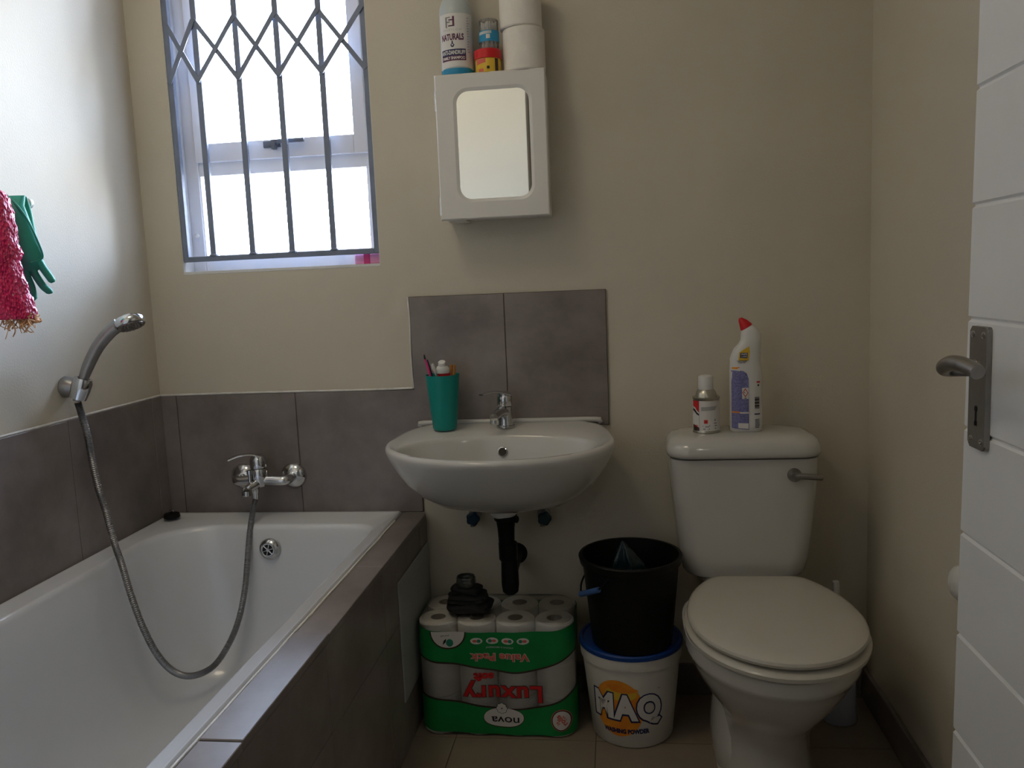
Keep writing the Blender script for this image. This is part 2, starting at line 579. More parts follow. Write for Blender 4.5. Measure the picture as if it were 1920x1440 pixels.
# ledge of tiles beside the bath, and the tiled apron
LX0, LX1 = -0.604, -0.538
bm = NB()
lj = [0.40, 0.68, 1.037, 1.397, 1.757, 2.19]
for a, b in zip(lj[:-1], lj[1:]):
    box(bm, LX0, LX1, a + .001, b - .001, .505 + (.001 if a != 1.037 else .003), .521 + (.0 if a != 1.037 else .002), .0012, 1)
lo = struct('trim_5', bm, M['tile'], smooth=False)
bm = NB(); box(bm, LX0, LX1 - .004, .402, 2.19, .50, .518); finish('grout', bm, M['grout'], lo, smooth=False)
bm = NB()
aj = [0.40, 0.663, 1.02, 1.378, 1.748, 2.105, 2.199]
for a, b in zip(aj[:-1], aj[1:]):
    for z0, z1 in ((0.0, .336), (.336, .507)):
        box(bm, -.548, -.539, a + .001, b - .001, z0 + .001, z1 - .001, .001, 1)
ap = struct('trim_6', bm, M['tile'], smooth=False)
bm = NB(); box(bm, -.575, -.541, .402, 2.199, 0, .504); finish('grout', bm, M['grout'], ap, smooth=False)
bm = NB()
pts = [(-.606 + .001 * sin(9 * k), .42 + k * .089, .5215) for k in range(20)]
tube(bm, pts, .0028, 8, smooth_n=3)
struct('trim_7', bm, M['caulk'])
# skirting on the right and behind the toilet
bm = NB(); box(bm, XR - .012, XR, YF, YB, 0, .088, .003, 2); struct('baseboard_right', bm, M['tile'], smooth=False)
bm = NB(); box(bm, -.536, XR - .012, YB - .010, YB, 0, .088, .003, 2); struct('baseboard_back', bm, M['tile'], smooth=False)

# ------------------------------------------------------------------ window
FY0, FY1 = 2.262, 2.312
bm = NB()   # outer frame
box(bm, WX0, -1.158, FY0, FY1, WZ0, WZ1, .002)
box(bm, -.662, WX1, FY0, FY1, WZ0, WZ1, .002)
box(bm, -1.158, -.662, FY0, FY1, WZ0, 1.262, .002)
box(bm, -1.158, -.662, FY0, FY1, WZ1 - .04, WZ1, .002)
box(bm, -1.158, -.662, FY0 + .004, FY1, 1.483, 1.53, .002)
win = struct('window_1', bm, M['frame'], smooth=False)
bm = NB()   # opening sash, upper
SX0, SX1, SZ0, SZ1 = -1.160, -.660, 1.520, 2.112
SY0, SY1 = 2.254, 2.296
box(bm, SX0, -1.127, SY0, SY1, SZ0, SZ1, .002); box(bm, -.697, SX1, SY0, SY1, SZ0, SZ1, .002)
box(bm, -1.127, -.697, SY0, SY1, SZ0, 1.571, .002); box(bm, -1.127, -.697, SY0, SY1, SZ1 - .05, SZ1, .002)
finish('window_sash', bm, M['frame'], win, smooth=False)
bm = NB(); box(bm, -1.127, -.697, 2.274, 2.279, 1.571, SZ1 - .05); finish('glass_pane', bm, M['pane'], win, smooth=False)
bm = NB(); box(bm, -1.158, -.662, 2.285, 2.290, 1.262, 1.483); finish('glass_pane', bm, M['pane'], win, smooth=False)
bm = NB()   # beads around the fixed pane
box(bm, -1.146, -1.138, 2.272, 2.29, 1.262, 1.483, .001); box(bm, -1.158, -1.155, 2.266, 2.29, 1.262, 1.483)
box(bm, -.672, -.664, 2.272, 2.29, 1.262, 1.483, .001)
finish('glazing_bead', bm, M['frame'], win, smooth=False)
bm = NB()   # sill and plaster reveals
box(bm, WX0, WX1, 2.199, FY0, WZ0 - .006, WZ0 + .002, .001, 1)
finish('window_sill', bm, M['wall_w'], win, smooth=False)
bm = NB()
box(bm, WX0 - .001, WX0 + .0015, 2.201, FY0, WZ0, WZ1); box(bm, WX1 - .0015, WX1 + .001, 2.201, FY0, WZ0, WZ1)
finish('window_reveal', bm, M['wall_w'], win, smooth=False)
bm = NB()   # catch: plate, knuckle and lever
box(bm, -.955, -.905, 2.248, 2.256, 1.548, 1.566, .002)
lathe(bm, [(0, 0), (.008, 0), (.008, .016), (0, .018)], (-.918, 2.252, 1.556), (0, -1, 0), 14)
box(bm, -.918, -.832, 2.232, 2.242, 1.556, 1.567, .002)
box(bm, -.925, -.913, 2.230, 2.246, 1.540, 1.566, .002)
finish('window_catch', bm, M['barhandle'], win)
bm = NB(); lathe(bm, [(0, 0), (.006, 0), (.007, .008), (0, .014)], (-1.176, FY0, 1.318), (0, -1, 0), 12)
finish('plug', bm, M['white_p'], win)

# pink box lying on the sill
t = thing('soap_box', 'small bright pink plastic box at right end of the window sill', 'box', (-.672, 2.236, WZ0 + .002))
bm = NB(); box(bm, -.706, -.633, 2.222, 2.250, WZ0 + .0022, WZ0 + .030, .004, 3); finish('body', bm, M['pinkbox'], t)
bm = NB(); box(bm, -.680, -.662, 2.2205, 2.2515, WZ0 + .0022, WZ0 + .0315, .001, 1)
finish('clasp', bm, M['pink'], t, label='darker pink clasp')

# burglar bars in the window opening
t = thing('burglar_bars', 'grey steel burglar bars with diamond lattice across the window', 'burglar bars', (-.915, 2.212, 1.243))
GY = 2.210
bx = [-1.105, -.990, -.876, -.757]
bm = NB()
box(bm, -1.1925, -1.1775, GY - .008, GY + .008, 1.243, 2.148, .001, 1)
finish('side_rail', bm, M['bars'], t, smooth=False)
bm = NB(); box(bm, -.6435, -.629, GY - .008, GY + .008, 1.243, 2.148, .001, 1); finish('side_rail', bm, M['bars'], t, smooth=False)
bm = NB(); box(bm, -1.1775, -.6435, GY - .008, GY + .008, 1.243, 1.257, .001, 1); finish('bottom_rail', bm, M['bars'], t, smooth=False)
for x in bx:
    bm = NB()
    box(bm, x - .008, x + .008, GY - .006, GY + .006, 1.257, 2.148, .001, 1)
    for z in (1.726, 1.885):
        lathe(bm, [(0, -.009), (.006, -.009), (.007, -.006), (.007, 0)], (x, GY, z), (0, 1, 0), 12)
    lathe(bm, [(.0075, 0), (.013, .0), (.012, .004), (.007, .007)], (x, GY, 1.257), (0, 0, 1), 10)
    finish('bar', bm, M['bars'], t, smooth=False)
ends = [-1.186] + bx + [-.636]
for a, b in zip(ends[:-1], ends[1:]):
    for s in (0, 1):
        bm = NB()
        z0, z1 = (1.885, 1.726) if s == 0 else (1.726, 1.885)
        y = GY - .0085 - .003 * s
        d = Vector((b - a, 0, z1 - z0)).normalized(); nrm = Vector((-d.z, 0, d.x)) * .0062
        q = [Vector((a, y, z0)) + nrm, Vector((b, y, z1)) + nrm, Vector((b, y, z1)) - nrm, Vector((a, y, z0)) - nrm]
        v0 = [bm.verts.new(p - Vector((0, .0014, 0))) for p in q]; v1 = [bm.verts.new(p + Vector((0, .0014, 0))) for p in q]
        bm.faces.new(v0); bm.faces.new(list(reversed(v1)))
        for i in range(4): bm.faces.new((v0[i], v0[(i + 1) % 4], v1[(i + 1) % 4], v1[i]))
        finish('lattice_strip', bm, M['bars'], t, smooth=False)

# ------------------------------------------------------------------ door
DXF, DXB, DY0, DY1 = 0.530, 0.570, 0.425, 1.312
bm = NB()
gz = [1.401 + .1675 * k for k in range(-8, 4)]
face, back = [], []
z = 0.012
pr = [(DXF, z)]
for g in gz:
    if g < .03: continue
    pr += [(DXF, g - .0045), (DXF + .004, g - .001), (DXF + .004, g + .001), (DXF, g + .0045)]
pr += [(DXF, 2.05), (DXB, 2.05)]
for g in reversed(gz):
    if g < .03: continue
    pr += [(DXB, g + .0045), (DXB - .004, g + .001), (DXB - .004, g - .001), (DXB, g - .0045)]
pr += [(DXB, z)]
prism(bm, pr, lambda x, z: (x, DY0, z), lambda x, z: (x, DY1, z))
for v in bm.verts:
    if v.co.y > DY1 - .01: v.co.y = 1.350 - .026 * v.co.z
door = struct('door_1', bm, M['door'], smooth=False)
# lever handle set on the door
HZ = 1.0
t = bpy.data.objects.new('door_handle', None); COL.objects.link(t); t.parent = door; t['label'] = 'satin steel lever handle on a long keyhole plate'
bm = NB()
pts = rrect(1.239, 1.295, .878, 1.058, .007, 5)
prism(bm, pts, lambda y, z: (DXF, y, z), lambda y, z: (DXF - .008, y, z))
bmesh.ops.bevel(bm, geom=[e for e in bm.edges if all(abs(v.co.x - DXF + .008) < 1e-5 for v in e.verts)], offset=.002, segments=2, affect='EDGES')
finish('backplate', bm, M['satin'], t)
for y, z in ((1.25, 1.046), (1.284, 1.046), (1.25, .890), (1.284, .890)):
    bm = NB(); lathe(bm, [(.0055, 0), (.005, .0012), (.002, .0016), (.0018, .0005), (0, .0005)], (DXF - .008, y, z), (-1, 0, 0), 14)
    finish('screw', bm, M['chrome'], t)
bm = NB()
lathe(bm, [(0, 0), (.0048, 0), (.0048, .0006), (0, .0006)], (DXF - .0079, 1.268, .937), (-1, 0, 0), 16)
box(bm, DXF - .0086, DXF - .0080, 1.2655, 1.2705, .914, .937, .0001, 1)
box(bm, DXF - .0086, DXF - .0080, 1.264, 1.272, .912, .919, .0001, 1)
finish('keyhole', bm, M['dark'], t)
bm = NB(); lathe(bm, [(.011, 0), (.011, .004), (.009, .006), (0, .006)], (DXF - .008, 1.267, HZ), (-1, 0, 0), 20); finish('rose', bm, M['satin'], t)
bm = NB()
tube(bm, [(DXF - .012, 1.267, HZ - .006), (DXF - .032, 1.269, HZ - .006), (DXF - .052, 1.264, HZ - .004), (DXF - .062, 1.246, HZ + .003), (DXF - .0635, 1.218, HZ + .011), (DXF - .0615, 1.188, HZ + .013), (DXF - .058, 1.158, HZ + .009), (DXF - .057, 1.146, HZ + .006)],
     [.0085, .0085, .0095, .0105, .0110, .0108, .0103, .0100], 18, smooth_n=5)
finish('lever', bm, M['satin'], t)
# round white disc on the right wall
t = finish('door_stop', lathe(NB(), [(0, .020), (.012, .019), (.026, .014), (.033, .006), (.035, 0), (0, 0)], (XR, 1.612, .540), (-1, 0, 0), 32), M['white_p'], loc=(XR, 1.612, .540))
tag(t, 'round white bumper on the right wall peeking past the door edge', 'door stop')

# unseen bathroom ceiling lamp, added as warm fill for the back wall
LPX, LPY = -.80, 1.15
t = thing('fill_lamp', 'unseen round opal fill lamp added on the bathroom ceiling above the bath edge', 'lamp', (LPX, LPY, ZC))
bm = NB(); lathe(bm, [(0, 0), (.21, 0), (.21, -.02), (0, -.02)], (LPX, LPY, ZC), (0, 0, 1), 32); finish('base', bm, M['white_p'], t)
gm = bpy.data.materials.new('fill_glow'); gm.use_nodes = True
gb = gm.node_tree.nodes['Principled BSDF']; gb.inputs['Emission Color'].default_value = (*FILL_COL, 1); gb.inputs['Emission Strength'].default_value = FILL_LAMP
bm = NB(); lathe(bm, [(.20, -.02), (.20, -.04), (.175, -.065), (.10, -.085), (0, -.092)], (LPX, LPY, ZC), (0, 0, 1), 32); finish('shade', bm, gm, t)

# unseen hallway bulb behind the camera, added for fill and ceramic glints
t = thing('fill_lamp', 'unseen bare fill bulb added on the hallway ceiling outside the bathroom door', 'lamp', (.25, -1.1, ZC))
bm = NB(); lathe(bm, [(0, 0), (.05, 0), (.05, -.02), (0, -.02)], (.25, -1.1, ZC), (0, 0, 1), 32); finish('base', bm, M['white_p'], t)
lm = bpy.data.materials.new('hall_fill_glow'); lm.use_nodes = True
lb = lm.node_tree.nodes['Principled BSDF']; lb.inputs['Emission Color'].default_value = (1, .95, .88, 1); lb.inputs['Emission Strength'].default_value = 30
bm = NB(); lathe(bm, [(.016, -.02), (.016, -.04), (.030, -.065), (.034, -.085), (.026, -.105), (0, -.115)], (.25, -1.1, ZC), (0, 0, 1), 32); finish('shade', bm, lm, t)

# ------------------------------------------------------------------ medicine cabinet
CX0, CX1, CY0, CZ0, CZ1 = -.430, -.153, 2.085, 1.312, 1.667
t = thing('medicine_cabinet', 'white wall cabinet with a rounded mirror in its door', 'cabinet', (-.2915, YB, CZ0))
bm = NB()
box(bm, CX0 + .003, CX1 - .003, CY0 + .019, YB, CZ0 + .004, CZ1 - .002, .0015, 2)
finish('cabinet_body', bm, M['cab'], t, smooth=False)
bm = NB(); box(bm, CX0 + .012, CX0 + .06, CY0 + .03, YB - .02, CZ0 - .002, CZ0 + .005, .001); finish('bottom_batten', bm, M['cab'], t, smooth=False)
# door with rounded opening: ring loft between outer rectangle and inner rounded rectangle
mx0, mx1, mz0, mz1 = -.377, -.196, 1.362, 1.624
inner = rrect(mx0 - .008, mx1 + .008, mz0 - .008, mz1 + .008, .037, 8)
inner2 = rrect(mx0, mx1, mz0, mz1, .030, 8)
cxm, czm = (mx0 + mx1) / 2, (mz0 + mz1) / 2
def proj_rect(x, z, x0, x1, z0, z1):
    n = 9
    return x, z
outer = []
n4 = 9
cor = [(CX1, CZ1), (CX0, CZ1), (CX0, CZ0), (CX1, CZ0)]
for q in range(4):
    p0 = cor[q]
    for k in range(n4):
        f = (k - 4) / 4.0
        # spread vertices on both sides of each corner
        if q == 0: pt = (CX1, CZ1 - .05 * -f) if f < 0 else (CX1 - .05 * f, CZ1)
        elif q == 1: pt = (CX0 + .05 * -f, CZ1) if f < 0 else (CX0, CZ1 - .05 * f)
        elif q == 2: pt = (CX0, CZ0 + .05 * -f) if f < 0 else (CX0 + .05 * f, CZ0)
        else: pt = (CX1 - .05 * -f, CZ0) if f < 0 else (CX1, CZ0 + .05 * f)
        outer.append(pt)
def off(pts, d):
    return [(min(max(x, CX0 + d), CX1 - d), min(max(z, CZ0 + d), CZ1 - d)) for x, z in pts]
bm = NB()
rings = [[Vector((x, CY0 + .017, z)) for x, z in outer], [Vector((x, CY0 + .003, z)) for x, z in outer], [Vector((x, CY0, z)) for x, z in off(outer, .003)],
         [Vector((x, CY0, z)) for x, z in inner], [Vector((x, CY0 + .0035, z)) for x, z in inner2], [Vector((x, CY0 + .017, z)) for x, z in inner2]]
rows = loft(bm, rings, True, False, False)
n = len(rows[0])
for i in range(n): bm.faces.new((rows[-1][i], rows[-1][(i + 1) % n], rows[0][(i + 1) % n], rows[0][i]))
dr = finish('cabinet_door', bm, M['cab'], t, angle=12)
bm = NB()
prism(bm, rrect(mx0 - .001, mx1 + .001, mz0 - .001, mz1 + .001, .030, 8), lambda x, z: (x, CY0 + .0037, z), lambda x, z: (x, CY0 + .016, z))
finish('mirror', bm, M['mirror'], dr, smooth=False)
for z in (1.35, 1.607):
    bm = NB()
    tube(bm, [(CX0 - .0015, CY0 + .012, z - .025), (CX0 - .0015, CY0 + .012, z + .025)], .003, 10)
    box(bm, CX0 - .001, CX0 + .001, CY0 + .010, CY0 + .035, z - .024, z + .024)
    finish('hinge', bm, M['chrome'], t)
# blobs of plaster under the cabinet are left to the wall
TOPZ = CZ1 - .002

# things on the cabinet
def roll_parts(t, cx, cy, z0, r=.052, h=.098, hole=.021):
    bm = NB()
    lathe(bm, [(hole, 0), (r - .003, 0), (r, .003), (r, h - .003), (r - .003, h), (hole, h), (hole, 0)], (cx, cy, z0), seg=44)
    finish('paper', bm, M['paper'], t)
    bm = NB()
    lathe(bm, [(hole - .0012, .001), (hole, .001), (hole, h - .001), (hole - .0012, h - .001), (hole - .0012, .001)], (cx, cy, z0), seg=30)
    finish('cardboard_core', bm, M['core'], t)

r1 = thing('toilet_roll', 'white toilet roll standing on the cabinet at the right corner', 'toilet roll', (-.207, 2.132, TOPZ + .0005), 'toilet rolls stacked on the cabinet')
roll_parts(r1, -.207, 2.132, TOPZ + .0005, .0525, .103)
r2_ = copy_tree(r1); r2_.location = (-.2125, 2.131, TOPZ + .1045); ROOT[r2_.name] = tuple(r2_.location)
r2_['label'] = 'upper white toilet roll stacked on the other roll, cut by photo top'

# shampoo bottle
t = thing('shampoo_bottle', 'tall shampoo bottle with white label and blue base on the cabinet', 'bottle', (-.377, 2.138, TOPZ))
bc = (-.377, 2.138)
bm = NB()
lathe(bm, [(0, 0), (.037, 0), (.0405, .004), (.0415, .012), (.0415, .148), (.041, .160), (.039, .172), (.034, .186), (.027, .197), (.020, .204), (.0165, .208), (.0165, .226), (0, .226)], (*bc, TOPZ), seg=48, sy=.9)
finish('bottle_body', bm, M['milky'], t)
bm = NB(); lathe(bm, [(.0172, .216), (.019, .217), (.019, .250), (.016, .254), (0, .254)], (*bc, TOPZ), seg=30); finish('cap', bm, M['white_p'], t)
bm = NB(); lathe(bm, [(.0, .0003), (.0375, .0003), (.0410, .004), (.0419, .012), (.0419, .020)], (*bc, TOPZ), seg=48, sy=.9); finish('blue_base', bm, M['blueliq'], t, label='blue shampoo showing at the base')
fn = cyl_map(*bc, .0415, .0415, 0, 1, ang0=-pi / 2 + .12, k=.9)
decal('label', poly2d([(-.050, TOPZ + .018), (-.03, TOPZ + .022), (0, TOPZ + .0235), (.03, TOPZ + .022), (.052, TOPZ + .016), (.052, TOPZ + .150), (-.050, TOPZ + .150)]), fn, M['label'], t, .004, .0006)
Lc = -.010
decal('lettering', move2d(text2d('NATURALS', .0205, .0008, .062), Lc - .001, TOPZ + .094), fn, M['purple'], t, .004, .0011)
decal('lettering', move2d(text2d('F R E E F L O W', .007, 0, .052), Lc, TOPZ + .111), fn, M['paleink'], t, .004, .0011)
b1 = merge2d(poly2d([(Lc - .013, .142), (Lc - .002, .142), (Lc - .002, .1395), (Lc - .0095, .1395), (Lc - .0095, .1165), (Lc - .013, .1165)]),
             poly2d([(Lc - .013, .131), (Lc - .003, .131), (Lc - .003, .128), (Lc - .013, .128)]))
b2 = merge2d(poly2d([(Lc + .002, .143), (Lc + .006, .143), (Lc + .006, .119), (Lc - .007, .119), (Lc - .007, .122), (Lc + .002, .122)]),
             poly2d([(Lc - .006, .136), (Lc + .004, .136), (Lc + .004, .133), (Lc - .006, .133)]))
for b_ in (b1, b2):
    for v in b_.verts: v.co.x = Lc + (v.co.x - Lc) * 1.25; v.co.y += TOPZ
decal('logo', b1, fn, M['greyink'], t, .004, .0011)
decal('logo', b2, fn, M['purple'], t, .004, .0011)
dp = [(Lc + .005 * sin(a) * (1 if a < pi else 1), TOPZ + .076 - .0065 * cos(a)) for a in [2 * pi * k / 20 for k in range(20)]]
dp = [(x if y < TOPZ + .078 else Lc + (x - Lc) * .45, y if y < TOPZ + .080 else y + .003) for x, y in dp]
decal('drop_mark', poly2d(dp), fn, M['navy'], t, .004, .0011)
decal('drop_mark', move2d(text2d('+', .009, .0004), Lc, TOPZ + .075), fn, M['label'], t, .004, .0015)
decal('banner', poly2d([(Lc - .034, TOPZ + .049), (Lc + .034, TOPZ + .050), (Lc + .034, TOPZ + .0655), (Lc - .034, TOPZ + .0645)]), fn, M['navy'], t, .004, .0010)
decal('banner', poly2d([(Lc - .034, TOPZ + .037), (Lc + .034, TOPZ + .038), (Lc + .034, TOPZ + .050), (Lc - .034, TOPZ + .049)]), fn, M['purple'], t, .004, .0010)
decal('lettering', move2d(text2d('ANTI-DANDRUFF', .0135, .0004, .065), Lc, TOPZ + .0570), fn, M['label'], t, .004, .0015)
decal('lettering', move2d(text2d('FAMILY SHAMPOO', .0095, .0003, .062), Lc, TOPZ + .0440), fn, M['label'], t, .004, .0015)
ls = []
for k in range(14):
    w = random.uniform(.004, .009)
    ls.append(poly2d([(.030, TOPZ + .140 - k * .0062), (.030 + w, TOPZ + .140 - k * .0062), (.030 + w, TOPZ + .1375 - k * .0062), (.030, TOPZ + .1375 - k * .0062)]))
decal('small_print', merge2d(*ls), fn, M['paleink'], t, .004, .0011)

# jar with red lid
t = thing('gel_jar', 'small jar with red lid and yellow label between bottle and rolls', 'jar', (-.298, 2.118, TOPZ))
jc = (-.2965, 2.118)
bm = NB(); lathe(bm, [(0, 0), (.030, 0), (.032, .002), (.032, .036), (.030, .039), (0, .039)], (*jc, TOPZ), seg=36); finish('jar_body', bm, M['yellow'], t)
bm = NB(); lathe(bm, [(.033, .035), (.034, .036), (.034, .056), (.032, .058), (0, .058)], (*jc, TOPZ), seg=48); finish('lid', bm, M['red_p'], t)
fn = cyl_map(*jc, .032, .032, 0, 1)
decal('label_band', poly2d([(-.030, TOPZ + .020), (-.002, TOPZ + .024), (-.002, TOPZ + .034), (-.030, TOPZ + .034)]), fn, M['salmon'], t, .004)
decal('label_band', poly2d([(-.022, TOPZ + .003), (-.008, TOPZ + .003), (-.008, TOPZ + .010), (-.022, TOPZ + .010)]), fn, M['salmon'], t, .004, .0005)
decal('label_mark', ell2d(.004, TOPZ + .012, .0035, .0035, 16, 4), fn, M['ink'], t, .004, .0006)
decal('label_band', poly2d([(.022, TOPZ + .002), (.032, TOPZ + .002), (.032, TOPZ + .034), (.022, TOPZ + .034)]), fn, M['darkbrown'], t, .004)
ZJ = TOPZ + .0585
# cotton buds
t = thing('cotton_bud_pack', 'clear tub of cotton buds with blue band standing on the red lid', 'cotton buds', (-.294, 2.120, ZJ))
qc = (-.292, 2.120)
bm = NB(); lathe(bm, [(0, 0), (.022, 0), (.024, .003), (.0245, .070), (.022, .073), (0, .073)], (*qc, ZJ), seg=32); finish('tub', bm, M['clearcup'], t)
bm = NB(); lathe(bm, [(.0246, .018), (.0252, .018), (.0252, .044), (.0246, .044)], (*qc, ZJ), seg=32, ); finish('band', bm, M['blueliq'], t, label='blue paper band')
fn = cyl_map(*qc, .0252, .0252, 0, 1)
decal('band_mark', poly2d([(-.004, ZJ + .024), (.006, ZJ + .024), (.006, ZJ + .034), (-.004, ZJ + .034)]), fn, M['label'], t, .004)
decal('band_mark', poly2d([(-.026, ZJ + .034), (.010, ZJ + .036), (.010, ZJ + .0425), (-.026, ZJ + .041)]), fn, M['milky'], t, .004)
for k in range(16):
    a = k * 2.4; r = .019 * sqrt((k + .5) / 16)
    x, y = qc[0] + r * cos(a), qc[1] + r * sin(a)
    dx, dy = .003 * sin(k * 3.1), .003 * cos(k * 1.7)
    bm = NB()
    tube(bm, [(x, y, ZJ + .003), (x, y, ZJ + .014), (x, y, ZJ + .016), (x + dx, y + dy, ZJ + .054), (x + dx, y + dy, ZJ + .056), (x + dx, y + dy, ZJ + .067)], [.0018, .0024, .001, .001, .0024, .0018], 8)
    finish('cotton_bud', bm, M['white_p'], t)

# ------------------------------------------------------------------ bath
t = thing('bathtub', 'white built-in bathtub along the left wall', 'bathtub', (-.95, 1.3, 0))
bm = NB()
BX0, BX1, BY0, BY1 = XL + .009, -.607, .42, 2.191
def ring(x0, x1, y0, y1, z, r, rl=None):
    out = []
    rl = rl or r
    for cx, cy, a0, q in ((x1 - r, y1 - r, 0, r), (x0 + rl, y1 - rl, 90, rl), (x0 + r, y0 + r, 180, r), (x1 - r, y0 + r, 270, r)):
        for k in range(13):
            a = radians(a0 + 90 * k / 12)
            out.append(Vector((cx + q * cos(a), cy + q * sin(a), z)))
    return out
rings = [ring(BX0, BX1, BY0, BY1, .50, .004), ring(BX0, BX1, BY0, BY1, .524, .004), ring(BX0 + .004, BX1 - .004, BY0, BY1 - .004, .528, .006),
         ring(BX0 + .010, BX1 - .009, BY0 + .02, BY1 - .012, .527, .012), ring(BX0 + .016, BX1 - .015, BY0 + .03, BY1 - .018, .5235, .02),
         ring(-1.242, -.640, .53, 2.090, .5225, .065, .155), ring(-1.236, -.646, .54, 2.084, .519, .065, .155), ring(-1.231, -.652, .55, 2.078, .508, .07, .16),
         ring(-1.223, -.662, .59, 2.068, .42, .08, .17), ring(-1.212, -.674, .66, 2.052, .30, .09, .18), ring(-1.200, -.688, .72, 2.033, .21, .10, .18),
         ring(-1.183, -.706, .77, 2.010, .16, .10, .17), ring(-1.155, -.735, .82, 1.975, .125, .10, .16), ring(-1.115, -.775, .88, 1.93, .108, .09, .13), ring(-1.06, -.83, .95, 1.87, .102, .07, .09)]
loft(bm, rings, True, False, True)
# underside skin so the shell has thickness
rings = [ring(BX0, BX1, BY0, BY1, .50, .004), ring(-1.25, -.63, .52, 2.10, .495, .08), ring(-1.235, -.65, .60, 2.08, .30, .09), ring(-1.21, -.68, .75, 2.05, .15, .1), ring(-1.15, -.75, .85, 1.95, .09, .09)]
loft(bm, rings, True, False, True)
finish('tub_shell', bm, M['enamel'], t, angle=50)
# overflow
oc = Vector((-.947, 2.0685, .458)); on_ = Vector((0, -1, .10)).normalized()
bm = NB(); lathe(bm, [(.030, 0), (.030, .002), (.026, .009), (.0195, .013), (.018, .012), (.0, .012)], oc, on_, 36); ov = finish('overflow', bm, M['chrome'], t)
bm = NB(); lathe(bm, [(0, .0123), (.0155, .0123), (.0155, .0128), (0, .0128)], oc, on_, 30); finish('overflow_opening', bm, M['dark'], ov)
bm = NB()
u, v = frame_for(on_)
for k in range(6):
    a = k * pi / 3 + .3
    d = u * cos(a) + v * sin(a)
    tube(bm, [oc + on_ * .0135, oc + on_ * .0135 + d * .017], .0021, 8)
lathe(bm, [(0, .0165), (.004, .016), (.0045, .0125)], oc, on_, 14)
lathe(bm, [(.0150, .0125), (.0150, .0145), (.0178, .0145), (.019, .012)], oc, on_, 36)
finish('grille', bm, M['chrome'], ov)
# black plug on the corner of the rim
t = thing('bath_plug', 'black rubber plug on the far left corner of the bath rim', 'bath plug', (-1.262, 2.128, .5275))
bm = NB(); lathe(bm, [(0, 0), (.019, 0), (.0225, .003), (.0225, .009), (.021, .0105), (.021, .013), (.018, .0145), (.004, .0145), (.004, .019), (0, .020)], (-1.258, 2.130, .5283), seg=30)
finish('plug_body', bm, M['black'], t)
bm = NB(); tube(bm, [(-1.258 + .006 * cos(a), 2.130, .548 + .004 * sin(a)) for a in [pi * k / 8 for k in range(-1, 10)]], .0012, 8); finish('ring', bm, M['chrome'], t)

# bath mixer
t = thing('bath_mixer', 'chrome bath mixer tap with two wall flanges above the tub', 'mixer tap', (-.988, YB - .008, .628))
YW = YB - .008
for x in (-1.063, -.914):
    bm = NB(); lathe(bm, [(0, 0), (.037, 0), (.037, .002), (.033, .010), (.020, .017), (.0145, .019), (.0145, .030), (0, .030)], (x, YW, .632), (0, -1, 0), 12 if False else 36); finish('flange', bm, M['chrome'], t)
bm = NB()
tube(bm, [(-.914, YW - .026, .632), (-.914, YW - .045, .632), (-.920, YW - .055, .632), (-.935, YW - .058, .632), (-.965, YW - .058, .634), (-.985, YW - .058, .636)], [.0135, .0135, .0138, .0140, .0145, .017], 20, smooth_n=4)
tube(bm, [(-1.063, YW - .026, .632), (-1.063, YW - .045, .632), (-1.055, YW - .056, .632), (-1.040, YW - .058, .632), (-1.01, YW - .058, .634), (-.985, YW - .058, .636)], [.0135, .0135, .0138, .0140, .0145, .017], 20, smooth_n=4)
lathe(bm, [(.0, -.022), (.017, -.022), (.021, -.012), (.0235, .004), (.0235, .022), (.021, .028), (0, .028)], (-.990, YW - .060, .640), (0, 0, 1), 30)
finish('valve_body', bm, M['chrome'], t)
bm = NB()
tube(bm, [(-.990, YW - .064, .630), (-.998, YW - .082, .625), (-1.005, YW - .097, .620), (-1.008, YW - .106, .616)], [.015, .013, .0115, .0115], 18, smooth_n=4)
lathe(bm, [(0, 0), (.0125, 0), (.0125, -.012), (.010, -.014), (0, -.014)], (-1.008, YW - .106, .615), (0, .12, 1), 20)
finish('spout', bm, M['chrome'], t)
bm = NB()
lathe(bm, [(.0225, 0), (.0235, .004), (.023, .022), (.018, .033), (.008, .038), (0, .039)], (-.990, YW - .060, .670), (0, 0, 1), 30)
tube(bm, [(-.988, YW - .062, .702), (-1.005, YW - .080, .711), (-1.025, YW - .105, .713), (-1.046, YW - .130, .706)], [.014, .010, .0085, .006], 16, flat=(1.5, .42), smooth_n=4)
finish('lever', bm, M['chrome'], t)
bm = NB()
tube(bm, [(-1.006, YW - .085, .634), (-1.006, YW - .085, .660)], .0048, 12); lathe(bm, [(0, 0), (.0075, 0), (.0075, .010), (0, .011)], (-1.006, YW - .085, .658), seg=16)
finish('diverter_knob', bm, M['chrome'], t)
bm = NB(); lathe(bm, [(.011, 0), (.011, -.012), (.0085, -.016), (.0085, -.034), (0, -.034)], (-.998, YW - .075, .618), seg=20); finish('hose_outlet', bm, M['chrome'], t)

